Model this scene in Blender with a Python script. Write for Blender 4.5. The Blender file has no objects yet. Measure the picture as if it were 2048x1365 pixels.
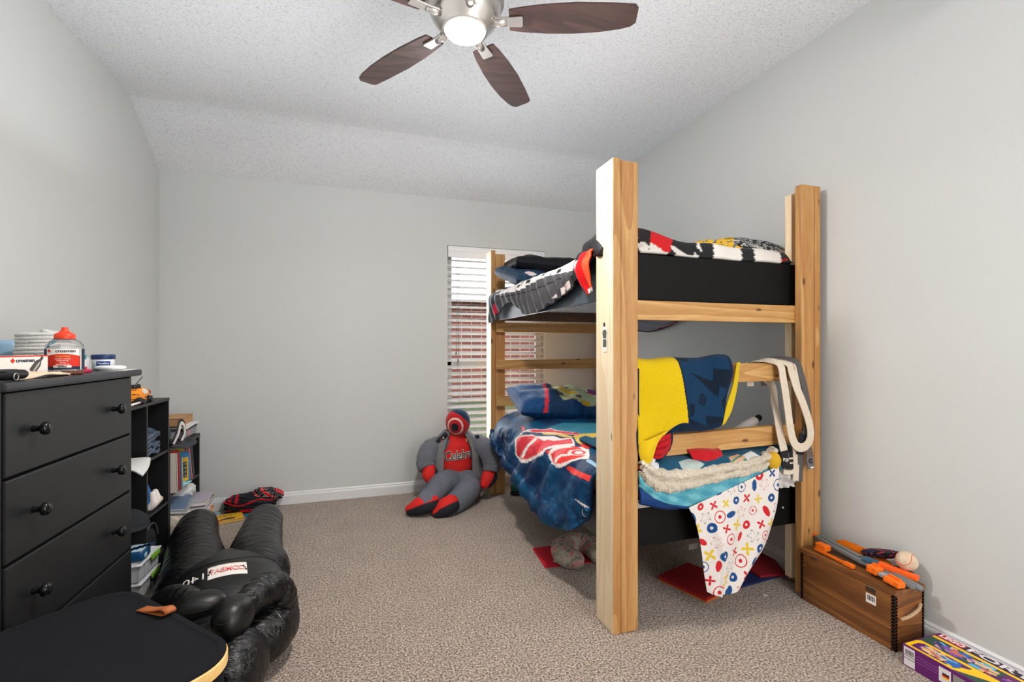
import bpy, bmesh, math, random
import numpy as np
from mathutils import Vector, Matrix, Euler
from math import sin, cos, pi, radians as R

FAN_EMIT = 540
FILL = 64
CEIL_FILL = 14
WORLD = 4.5
EXPO = 0.1
WINL = 14
random.seed(7)
rng = np.random.default_rng(7)
COL = bpy.context.scene.collection
BASE = {}

# ------------------------------------------------------------------ colour and materials
def lin(c):
    c = c / 255.0
    return c / 12.92 if c <= 0.04045 else ((c + 0.055) / 1.055) ** 2.4

def S(r, g, b):
    return (lin(r), lin(g), lin(b))

def linarr(a):
    a = np.asarray(a, float) / 255.0
    return np.where(a <= 0.04045, a / 12.92, ((a + 0.055) / 1.055) ** 2.4)

MATS = {}

class Nodes:
    def __init__(s, name):
        s.m = bpy.data.materials.new(name)
        s.m.use_nodes = True
        s.t = s.m.node_tree
        s.b = s.t.nodes['Principled BSDF']
    def n(s, kind, **kw):
        x = s.t.nodes.new(kind)
        for k, v in kw.items():
            if k in x.inputs:
                x.inputs[k].default_value = v
            else:
                setattr(x, k, v)
        return x
    def l(s, a, b):
        s.t.links.new(a, b)

def mat(name, rgb=(200, 200, 200), rough=.6, metal=0, var=.0, vs=8, bump=0, bs=60, spec=.5, trans=0, emit=0,
        attr=False, alpha=1, sheen=0, coat=0, stretch=(1, 1, 1), ior=1.45, rgb2=None):
    if name in MATS:
        return MATS[name]
    k = Nodes(name)
    b = k.b
    b.inputs['Roughness'].default_value = rough
    b.inputs['Metallic'].default_value = metal
    b.inputs['Specular IOR Level'].default_value = spec
    b.inputs['IOR'].default_value = ior
    b.inputs['Transmission Weight'].default_value = trans
    b.inputs['Alpha'].default_value = alpha
    b.inputs['Sheen Weight'].default_value = sheen
    b.inputs['Coat Weight'].default_value = coat
    c = S(*rgb)
    tc = k.n('ShaderNodeTexCoord')
    mp = k.n('ShaderNodeMapping')
    mp.inputs['Scale'].default_value = stretch
    k.l(tc.outputs['Object'], mp.inputs['Vector'])
    src = None
    if attr:
        at = k.n('ShaderNodeAttribute', attribute_name='Col')
        src = at.outputs['Color']
    if var or rgb2:
        nz = k.n('ShaderNodeTexNoise', Scale=vs, Detail=5.0, Roughness=.6)
        k.l(mp.outputs['Vector'], nz.inputs['Vector'])
        if src is None:
            rp = k.n('ShaderNodeValToRGB')
            if rgb2:
                lo, hi = S(*rgb2), c
            else:
                lo, hi = tuple(x * (1 - var) for x in c), tuple(min(1, x * (1 + var)) for x in c)
            rp.color_ramp.elements[0].position = .35
            rp.color_ramp.elements[1].position = .65
            rp.color_ramp.elements[0].color = (*lo, 1)
            rp.color_ramp.elements[1].color = (*hi, 1)
            k.l(nz.outputs['Fac'], rp.inputs['Fac'])
            src = rp.outputs['Color']
        else:
            mr = k.n('ShaderNodeMapRange')
            mr.inputs['To Min'].default_value = 1 - var
            mr.inputs['To Max'].default_value = 1 + var
            k.l(nz.outputs['Fac'], mr.inputs['Value'])
            mx = k.n('ShaderNodeMix', data_type='RGBA', blend_type='MULTIPLY')
            mx.inputs['Factor'].default_value = 1
            k.l(src, mx.inputs[6]); k.l(mr.outputs['Result'], mx.inputs[7])
            src = mx.outputs[2]
    if src is not None:
        k.l(src, b.inputs['Base Color'])
    else:
        b.inputs['Base Color'].default_value = (*c, 1)
    if emit:
        b.inputs['Emission Color'].default_value = (*c, 1)
        b.inputs['Emission Strength'].default_value = emit
    if bump:
        nb = k.n('ShaderNodeTexNoise', Scale=bs, Detail=4.0, Roughness=.6)
        k.l(mp.outputs['Vector'], nb.inputs['Vector'])
        bp = k.n('ShaderNodeBump', Strength=bump, Distance=.01)
        k.l(nb.outputs['Fac'], bp.inputs['Height'])
        k.l(bp.outputs['Normal'], b.inputs['Normal'])
    MATS[name] = k.m
    return k.m

def translucent(m, f, rgb):
    t = m.node_tree; b = t.nodes['Principled BSDF']; o = t.nodes['Material Output']
    tr = t.nodes.new('ShaderNodeBsdfTranslucent'); tr.inputs['Color'].default_value = (*S(*rgb), 1)
    mx = t.nodes.new('ShaderNodeMixShader'); mx.inputs[0].default_value = f
    t.links.new(b.outputs[0], mx.inputs[1]); t.links.new(tr.outputs[0], mx.inputs[2]); t.links.new(mx.outputs[0], o.inputs['Surface'])
    return m

def wood(name, axis, c1, c2, knots=True, rough=.55, sc=1.0, knotc=(96, 58, 28)):
    """plank wood with long grain along one axis, cathedral bands and small dark knots"""
    if name in MATS:
        return MATS[name]
    k = Nodes(name)
    tc = k.n('ShaderNodeTexCoord')
    mp = k.n('ShaderNodeMapping')
    s = [1, 1, 1]; s['xyz'.index(axis)] = .09
    mp.inputs['Scale'].default_value = s
    k.l(tc.outputs['Object'], mp.inputs['Vector'])
    n1 = k.n('ShaderNodeTexNoise', Scale=5.5 * sc, Detail=2.0, Roughness=.4, Distortion=.2)
    k.l(mp.outputs['Vector'], n1.inputs['Vector'])
    m1 = k.n('ShaderNodeMath', operation='MULTIPLY'); m1.inputs[1].default_value = 9
    k.l(n1.outputs['Fac'], m1.inputs[0])
    m2 = k.n('ShaderNodeMath', operation='FRACT'); k.l(m1.outputs[0], m2.inputs[0])
    n2 = k.n('ShaderNodeTexNoise', Scale=90 * sc, Detail=4.0, Roughness=.6)
    k.l(mp.outputs['Vector'], n2.inputs['Vector'])
    ad = k.n('ShaderNodeMath', operation='MULTIPLY_ADD'); ad.inputs[1].default_value = .6
    k.l(m2.outputs[0], ad.inputs[0]); k.l(n2.outputs['Fac'], ad.inputs[2])
    rp = k.n('ShaderNodeValToRGB')
    e = rp.color_ramp.elements
    e[0].position, e[0].color = .35, (*S(*c1), 1)
    e[1].position, e[1].color = 1.05 if False else 1.0, (*S(*c2), 1)
    k.l(ad.outputs[0], rp.inputs['Fac'])
    out = rp.outputs['Color']
    if knots:
        mp2 = k.n('ShaderNodeMapping')
        s2 = [13, 13, 13]; s2['xyz'.index(axis)] = 5.0
        mp2.inputs['Scale'].default_value = s2
        k.l(tc.outputs['Object'], mp2.inputs['Vector'])
        vo = k.n('ShaderNodeTexVoronoi', Scale=1.0, Randomness=1.0)
        k.l(mp2.outputs['Vector'], vo.inputs['Vector'])
        r2 = k.n('ShaderNodeValToRGB')
        q = r2.color_ramp.elements
        q[0].position, q[0].color = .07, (0, 0, 0, 1)
        q[1].position, q[1].color = .13, (1, 1, 1, 1)
        k.l(vo.outputs['Distance'], r2.inputs['Fac'])
        mx = k.n('ShaderNodeMix', data_type='RGBA')
        k.l(r2.outputs['Color'], mx.inputs['Factor'])
        mx.inputs[6].default_value = (*S(*knotc), 1)
        k.l(out, mx.inputs[7])
        out = mx.outputs[2]
    k.l(out, k.b.inputs['Base Color'])
    k.b.inputs['Roughness'].default_value = rough
    bp = k.n('ShaderNodeBump', Strength=.12, Distance=.004)
    k.l(ad.outputs[0], bp.inputs['Height']); k.l(bp.outputs['Normal'], k.b.inputs['Normal'])
    MATS[name] = k.m
    return k.m

# ------------------------------------------------------------------ geometry collector
class G:
    def __init__(s):
        s.V, s.F, s.M, s.S, s.C = [], [], [], [], []
        s.n = 0
    def add(s, V, F, m=0, smooth=False, col=None):
        V = np.asarray(V, float).reshape(-1, 3)
        s.V.append(V)
        s.F += [tuple(int(i) + s.n for i in f) for f in F]
        s.M += [m] * len(F)
        s.S += [smooth] * len(F)
        if col is None:
            col = np.ones((len(V), 3)) * 255
        col = np.asarray(col, float)
        if col.ndim == 1:
            col = np.tile(col, (len(V), 1))
        s.C.append(col.reshape(-1, 3))
        s.n += len(V)
        return s
    def box(s, lo, hi, bev=0, m=0, M=None, col=None, smooth=False):
        lo, hi = np.array(lo, float), np.array(hi, float)
        bm = bmesh.new()
        bmesh.ops.create_cube(bm, size=1)
        c, d = (lo + hi) / 2, hi - lo
        for v in bm.verts:
            v.co = Vector((v.co.x * d[0] + c[0], v.co.y * d[1] + c[1], v.co.z * d[2] + c[2]))
        if bev:
            bmesh.ops.bevel(bm, geom=list(bm.edges), offset=min(bev, .49 * min(d)), segments=2, profile=.6, affect='EDGES')
        s.bm(bm, m, smooth, M, col)
        return s
    def bm(s, bm, m=0, smooth=False, M=None, col=None):
        if M is not None:
            bm.transform(M)
        bm.verts.ensure_lookup_table(); bm.verts.index_update()
        s.add([v.co[:] for v in bm.verts], [[v.index for v in f.verts] for f in bm.faces], m, smooth, col)
        bm.free()
    def tube(s, pts, rad, n=12, m=0, closed=False, flat=None, up=None, caps=True, col=None, smooth=True, wr=0, res=0, round_ends=False):
        """sweep; rad number or list; flat=(w,t): rectangular strap lying across direction up"""
        P = np.asarray(pts, float)
        rad = np.full(len(P), rad, float) if np.isscalar(rad) else np.asarray(rad, float)
        if res:
            t0 = np.arange(len(P)); t1 = np.linspace(0, len(P) - 1, res)
            rad = np.interp(t1, t0, rad)
            P = cat1(P, res)
        if round_ends:
            d0 = P[0] - P[1]; d0 /= np.linalg.norm(d0)
            d1 = P[-1] - P[-2]; d1 /= np.linalg.norm(d1)
            a = [(.35, .94), (.68, .73), (.9, .44), (1.0, .04)]
            P = np.array([P[0] + d0 * rad[0] * q[0] for q in a[::-1]] + list(P) + [P[-1] + d1 * rad[-1] * q[0] for q in a])
            rad = np.array([rad[0] * q[1] for q in a[::-1]] + list(rad) + [rad[-1] * q[1] for q in a])
        k = len(P)
        T = np.gradient(P, axis=0) if not closed else (np.roll(P, -1, 0) - np.roll(P, 1, 0))
        T /= np.linalg.norm(T, axis=1)[:, None] + 1e-12
        if up is not None:
            u0 = np.array([up(p) for p in P]) if callable(up) else np.array(up, float)
            N = np.cross(T, u0); N /= np.linalg.norm(N, axis=1)[:, None] + 1e-9
            B = np.cross(N, T)
        else:
            a = np.array([0, 0, 1.0]) if abs(T[0][2]) < .9 else np.array([1.0, 0, 0])
            n0 = np.cross(T[0], a); n0 /= np.linalg.norm(n0)
            N = [n0]
            for i in range(1, k):
                v = N[-1] - T[i] * np.dot(N[-1], T[i])
                N.append(v / (np.linalg.norm(v) + 1e-12))
            N = np.array(N); B = np.cross(T, N)
        if flat:
            w, t = flat
            ring = np.array([(-w/2, -t/2), (w/2, -t/2), (w/2, t/2), (-w/2, t/2)])
            n = 4; smooth = False
            V = P[:, None, :] + N[:, None, :] * ring[None, :, 0, None] * rad[:, None, None] + B[:, None, :] * ring[None, :, 1, None]
        else:
            th = np.arange(n) * 2 * pi / n
            rr = rad[:, None] * np.ones((k, n))
            if wr:
                ii, jj = np.meshgrid(np.arange(k), th, indexing='ij')
                rr = rr + wr * (np.sin(ii * 1.9 + 1.3 * np.sin(jj * 2 + ii * .3)) * .6 + np.sin(ii * 3.1 + jj * 3) * .4)
            V = P[:, None, :] + (N[:, None, :] * np.cos(th)[None, :, None] + B[:, None, :] * np.sin(th)[None, :, None]) * rr[:, :, None]
        F = []
        kk = k if closed else k - 1
        for i in range(kk):
            for j in range(n):
                a, b = i * n + j, i * n + (j + 1) % n
                c, d = ((i + 1) % k) * n + (j + 1) % n, ((i + 1) % k) * n + j
                F.append((a, b, c, d))
        if caps and not closed:
            F.append(tuple(range(n))[::-1]); F.append(tuple((k - 1) * n + j for j in range(n)))
        if col is not None and callable(col):
            ii, jj = np.meshgrid(np.linspace(0, 1, k), np.arange(n) / n, indexing='ij')
            col = col(ii, jj).reshape(-1, 3)
        s.add(V, F, m, smooth, col)
        return s
    def lathe(s, prof, c=(0, 0, 0), n=28, m=0, M=None, smooth=True, col=None):
        V, F = [], []
        k = len(prof)
        for r, z in prof:
            for j in range(n):
                a = 2 * pi * j / n
                V.append((r * cos(a), r * sin(a), z))
        for i in range(k - 1):
            for j in range(n):
                F.append((i * n + j, i * n + (j + 1) % n, (i + 1) * n + (j + 1) % n, (i + 1) * n + j))
        F.append(tuple(range(n))[::-1]); F.append(tuple((k - 1) * n + j for j in range(n)))
        V = np.array(V)
        if M is not None:
            V = xf(V, M)
        s.add(V + np.array(c), F, m, smooth, col)
        return s
    def prism(s, poly, h, M=None, m=0, col=None, bev=0):
        bm = bmesh.new()
        vs = [bm.verts.new((x, y, 0)) for x, y in poly]
        f = bm.faces.new(vs)
        r = bmesh.ops.extrude_face_region(bm, geom=[f])
        for v in [x for x in r['geom'] if isinstance(x, bmesh.types.BMVert)]:
            v.co.z += h
        bmesh.ops.recalc_face_normals(bm, faces=bm.faces)
        if bev:
            bmesh.ops.bevel(bm, geom=list(bm.edges), offset=bev, segments=2, profile=.6, affect='EDGES')
        s.bm(bm, m, False, M, col)
        return s
    def ell(s, c, r, M=None, nu=32, nv=20, m=0, e=1.0, col=None, wr=0):
        th = np.linspace(-pi / 2, pi / 2, nv); ph = np.arange(nu) * 2 * pi / nu
        TH, PH = np.meshgrid(th, ph, indexing='ij')
        f = lambda x: np.sign(x) * np.abs(x) ** e
        X, Y, Z = f(np.cos(TH)) * f(np.cos(PH)), f(np.cos(TH)) * f(np.sin(PH)), f(np.sin(TH))
        D = np.stack([X, Y, Z], -1)
        if wr:
            D = D * (1 + wr * (np.sin(X * 7 + Z * 9 + 2) * np.sin(Y * 8 + 1) + .5 * np.sin(Z * 21 + X * 11)))[..., None]
        V = (D * np.array(r)).reshape(-1, 3)
        if M is not None:
            V = xf(V, M)
        F = []
        for i in range(nv - 1):
            for j in range(nu):
                F.append((i * nu + j, i * nu + (j + 1) % nu, (i + 1) * nu + (j + 1) % nu, (i + 1) * nu + j))
        if callable(col):
            col = col(D.reshape(-1, 3))
        s.add(V + np.array(c), F, m, True, col)
        return s
    def sheet(s, P, thick=.004, m=0, col=None, col2=None, smooth=True):
        P = np.asarray(P, float)
        a, b = P.shape[:2]
        N = np.cross(np.gradient(P, axis=0), np.gradient(P, axis=1))
        N /= np.linalg.norm(N, axis=2)[..., None] + 1e-12
        V = np.concatenate([(P + N * thick / 2).reshape(-1, 3), (P - N * thick / 2).reshape(-1, 3)])
        I = np.arange(a * b).reshape(a, b); J = I + a * b
        q = np.stack([I[:-1, :-1], I[1:, :-1], I[1:, 1:], I[:-1, 1:]], -1).reshape(-1, 4)
        q2 = np.stack([J[:-1, :-1], J[:-1, 1:], J[1:, 1:], J[1:, :-1]], -1).reshape(-1, 4)
        F = q.tolist() + q2.tolist()
        ring = list(I[0, :-1]) + list(I[:-1, -1]) + list(I[-1, :0:-1]) + list(I[:0:-1, 0])
        for i in range(len(ring)):
            x, y = ring[i], ring[(i + 1) % len(ring)]
            F.append((x, y, y + a * b, x + a * b))
        if col is None:
            col = np.ones((a, b, 3)) * 255
        col = np.asarray(col, float)
        c2 = col if col2 is None else np.asarray(col2, float) * np.ones((a, b, 3))
        s.add(V, F, m, smooth, np.concatenate([col.reshape(-1, 3), c2.reshape(-1, 3)]))
        return s
    def text(s, body, size, M=None, m=0, ex=.0004, fn=None, col=None, shear=0, sx=1, align='CENTER', off=0):
        c = bpy.data.curves.new('lettering', 'FONT')
        c.body, c.size, c.extrude, c.align_x, c.align_y, c.shear, c.offset = body, size, ex, align, 'CENTER', shear, off
        c.resolution_u = 4
        o = bpy.data.objects.new('lettering', c); COL.objects.link(o)
        me = bpy.data.meshes.new_from_object(o.evaluated_get(bpy.context.evaluated_depsgraph_get()))
        V = np.array([v.co[:] for v in me.vertices]).reshape(-1, 3)
        F = [tuple(p.vertices) for p in me.polygons]
        bpy.data.objects.remove(o); bpy.data.curves.remove(c); bpy.data.meshes.remove(me)
        if len(V) == 0:
            return s
        V[:, 0] *= sx
        if fn is not None:
            V = np.array([fn(*v) for v in V])
        if M is not None:
            V = xf(V, M)
        s.add(V, F, m, False, col)
        return s
    def make(s, name, mats, parent=None, base=None, label=None, cat=None, group=None, kind=None):
        if parent is not None:
            base = BASE[parent.name]
        if base is None:
            V = np.concatenate(s.V); lo, hi = V.min(0), V.max(0)
            base = ((lo[0] + hi[0]) / 2, (lo[1] + hi[1]) / 2, lo[2])
        base = np.array(base, float)
        V = np.concatenate(s.V) - base
        me = bpy.data.meshes.new(name)
        me.from_pydata(V.tolist(), [], s.F)
        if not isinstance(mats, (list, tuple)):
            mats = [mats]
        for q in mats:
            me.materials.append(q)
        me.polygons.foreach_set('material_index', s.M)
        me.polygons.foreach_set('use_smooth', s.S)
        C = np.concatenate(s.C)
        if (C < 254.5).any():
            at = me.color_attributes.new('Col', 'FLOAT_COLOR', 'POINT')
            L = np.ones((len(V), 4)); L[:, :3] = linarr(np.clip(C, 0, 255))
            at.data.foreach_set('color', L.ravel())
        me.update()
        o = bpy.data.objects.new(name, me)
        COL.objects.link(o)
        if parent is not None:
            o.parent = parent
        else:
            o.location = base
        BASE[o.name] = base
        tag(o, label, cat, group, kind)
        return o

def xf(V, M):
    A = np.array(M)
    return V @ A[:3, :3].T + A[:3, 3]

def tag(o, label=None, cat=None, group=None, kind=None):
    if label: o['label'] = label
    if cat: o['category'] = cat
    if group: o['group'] = group
    if kind: o['kind'] = kind
    return o

def thing(name, label, cat, loc, group=None):
    o = bpy.data.objects.new(name, None)
    o.empty_display_size = .05
    COL.objects.link(o)
    o.location = loc
    BASE[o.name] = np.array(loc, float)
    return tag(o, label, cat, group)

def frame(o, x, y):
    x = Vector(x).normalized(); z = x.cross(Vector(y)).normalized(); y = z.cross(x)
    return Matrix(((x.x, y.x, z.x, o[0]), (x.y, y.y, z.y, o[1]), (x.z, y.z, z.z, o[2]), (0, 0, 0, 1)))

def TR(loc=(0, 0, 0), rot=(0, 0, 0), sc=(1, 1, 1)):
    return Matrix.LocRotScale(Vector(loc), Euler([R(a) for a in rot]), Vector(sc))

def cat1(P, n):
    P = np.asarray(P, float)
    k = len(P)
    Q = np.concatenate([2 * P[:1] - P[1:2], P, 2 * P[-1:] - P[-2:-1]])
    t = np.linspace(0, k - 1 - 1e-9, n)
    i = t.astype(int); f = (t - i)
    sh = (n,) + (1,) * (P.ndim - 1)
    f = f.reshape(sh)
    p0, p1, p2, p3 = Q[i], Q[i + 1], Q[i + 2], Q[i + 3]
    return .5 * (2 * p1 + (p2 - p0) * f + (2 * p0 - 5 * p1 + 4 * p2 - p3) * f ** 2 + (3 * p1 - p0 - 3 * p2 + p3) * f ** 3)

def grid(ctrl, nu, nv):
    C = np.asarray(ctrl, float)
    A = cat1(C, nu)
    return np.swapaxes(cat1(np.swapaxes(A, 0, 1), nv), 0, 1)

def nrm(P):
    N = np.cross(np.gradient(P, axis=0), np.gradient(P, axis=1))
    return N / (np.linalg.norm(N, axis=2)[..., None] + 1e-12)

def wav(A, B, seed, freq, amp, k=6):
    r = np.random.default_rng(seed)
    o = 0
    for _ in range(k):
        a = r.uniform(0, 2 * pi); f = freq * r.uniform(.6, 1.7); p = r.uniform(0, 6.28)
        o = o + np.sin(f * (A * cos(a) + B * sin(a)) + p + 1.2 * np.sin(f * .6 * (B * cos(a) - A * sin(a)) + p * 2))
    return amp * o / math.sqrt(k)

def inpoly(U, V, poly):
    r = np.zeros(U.shape, bool)
    n = len(poly)
    for i in range(n):
        x1, y1 = poly[i]; x2, y2 = poly[(i + 1) % n]
        c = ((y1 > V) != (y2 > V)) & (U < (x2 - x1) * (V - y1) / ((y2 - y1) or 1e-9) + x1)
        r ^= c
    return r

def uvg(nu, nv):
    return np.meshgrid(np.linspace(0, 1, nu), np.linspace(0, 1, nv), indexing='ij')

def fill(shape, rgb):
    return np.ones(shape + (3,)) * np.array(rgb, float)

def pillow(c, size, M=None, nu=70, nv=50, col=None, seed=1, wr=.004, pinch=.05, m=0, p=.32):
    """soft cushion: two bulging sheets meeting at a seam, with pinched corners"""
    g = G()
    u, v = np.meshgrid(np.linspace(-1, 1, nu), np.linspace(-1, 1, nv), indexing='ij')
    h = np.clip((1 - u ** 2), 0, 1) ** p * np.clip((1 - v ** 2), 0, 1) ** p
    x = size[0] / 2 * u * (1 - pinch * (1 - v ** 2))
    y = size[1] / 2 * v * (1 - pinch * (1 - u ** 2))
    for sgn in (1, -1):
        w = wav(x, y, seed + (sgn > 0), 26, wr) * h
        P = np.stack([x, y, sgn * (size[2] / 2 * h + w)], -1)
        if sgn < 0:
            P = P[:, ::-1]
        V = P.reshape(-1, 3)
        if M is not None:
            V = xf(V, M)
        I = np.arange(nu * nv).reshape(nu, nv)
        q = np.stack([I[:-1, :-1], I[1:, :-1], I[1:, 1:], I[:-1, 1:]], -1).reshape(-1, 4).tolist()
        cc = None
        if col is not None:
            cc = col(u if sgn > 0 else u[:, ::-1], v if sgn > 0 else v[:, ::-1], sgn).reshape(-1, 3)
        g.add(V + np.array(c), q, m, True, cc)
    return g

UPPER_ART, LOWER_ART = [], []
def quilt_colour(U, Vv, P):
    """navy ground with fine pale circuit lines, then the big printed shapes"""
    Y, Z = P[..., 1], P[..., 2]
    c = fill(U.shape, (15, 58, 94))
    t = wav(U * 3, Vv * 3, 77, 9, 1.0)
    c *= (1 + .16 * np.clip(t, -1.5, 1.5))[..., None]
    c[..., 1] += 6 * np.clip(t, -1, 1)
    a, b = U * 46, Vv * 40
    cell = np.floor(a) * 12.9898 + np.floor(b) * 78.233
    h = np.abs(np.sin(cell) * 43758.5453) % 1
    fa, fb = a % 1, b % 1
    line = ((fa < .10) & (h > .55)) | ((fb < .12) & (h < .45) & (h > .1)) | ((h > .93) & (fa > .3) & (fb > .3) & (fa < .8) & (fb < .8))
    grp = wav(U * 2, Vv * 2, 91, 11, 1.0) > .25
    c[line & grp] = c[line & grp] * .6 + np.array((80, 140, 185)) * .4
    for poly, rgb in LOWER_ART:
        c[inpoly(U, Vv, poly)] = rgb
    return c

UPPER_ART = [
    ([(0.9206, 0.4453), (0.9289, 0.4397), (0.9339, 0.4337), (0.9383, 0.4248), (0.9421, 0.4157), (0.9442, 0.4082), (0.9476, 0.3993), (0.9515, 0.3902), (0.9534, 0.3827), (0.9565, 0.3737), (0.9607, 0.3646), (0.9647, 0.3559), (0.9701, 0.349), (0.9752, 0.3404), (0.98, 0.3337), (0.9884, 0.3255), (0.9974, 0.3193), (1.0, 0.3094), (1.0, 0.2987), (0.7508, 0.2028), (0.7329, 0.2036), (0.7149, 0.2041), (0.701, 0.2048), (0.6877, 0.2082), (0.6784, 0.2098), (0.6689, 0.2141), (0.66, 0.2183), (0.6514, 0.2227), (0.6447, 0.2269), (0.6365, 0.2297), (0.6277, 0.2339), (0.6184, 0.2379), (0.6093, 0.2395), (0.6007, 0.2439), (0.5922, 0.2485), (0.5869, 0.2536), (0.5816, 0.2587), (0.5766, 0.2643), (0.57, 0.2704), (0.5652, 0.2778), (0.601, 0.3041), (0.6369, 0.3285), (0.6693, 0.3491), (0.6994, 0.3661), (0.7273, 0.3807), (1.0, 0.4998), (0.9932, 0.5), (0.9838, 0.4957), (0.9747, 0.4949), (0.9657, 0.4907), (0.9565, 0.4898), (0.9469, 0.4856), (0.9347, 0.4811), (0.9161, 0.4739)], (34, 34, 36)),
    ([(0.9529, 0.4892), (0.9566, 0.4791), (0.9601, 0.4661), (0.9626, 0.4563), (0.9659, 0.4455), (0.9693, 0.4359), (0.9717, 0.428), (0.9749, 0.4187), (0.9798, 0.4099), (0.9852, 0.4031), (0.9927, 0.3952), (0.9983, 0.3888), (1.0, 0.3747), (0.779, 0.2884), (0.7424, 0.2639), (0.7059, 0.2385), (0.6959, 0.2424), (0.6868, 0.2448), (0.6781, 0.2493), (0.6692, 0.2538), (0.6605, 0.258), (0.6515, 0.2601), (0.6411, 0.2633), (0.6275, 0.2635), (0.6108, 0.2626), (0.6, 0.2635), (0.59, 0.2653), (0.5816, 0.269), (0.5731, 0.2735), (0.5652, 0.2778), (0.6014, 0.3047), (0.6377, 0.3292), (0.6729, 0.3501), (0.7015, 0.3686), (0.7293, 0.3833), (1.0, 0.5002), (0.9921, 0.4995), (0.9809, 0.4963), (0.9714, 0.4943), (0.9624, 0.491)], (206, 30, 36)),
    ([(0.9756, 0.4951), (0.9746, 0.48), (0.9714, 0.4654), (0.9705, 0.4505), (0.9799, 0.4397), (0.9923, 0.4442), (1.0, 0.4449), (0.7596, 0.355), (0.7286, 0.3485), (0.6965, 0.3387), (0.6885, 0.3477), (0.6789, 0.355), (0.7106, 0.3735), (1.0, 0.494), (0.9972, 0.5005), (0.9858, 0.4982)], (40, 34, 36)),
    ([(0.9781, 0.4911), (0.9758, 0.4759), (0.9748, 0.464), (0.974, 0.449), (0.9848, 0.4638), (0.9878, 0.479), (0.9892, 0.4949)], (206, 190, 186)),
    ([(0.9895, 0.0563), (0.9837, 0.0416), (0.9752, 0.0271), (0.9703, 0.0127), (1.0, 0.0527)], (206, 30, 36)),
]
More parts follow.
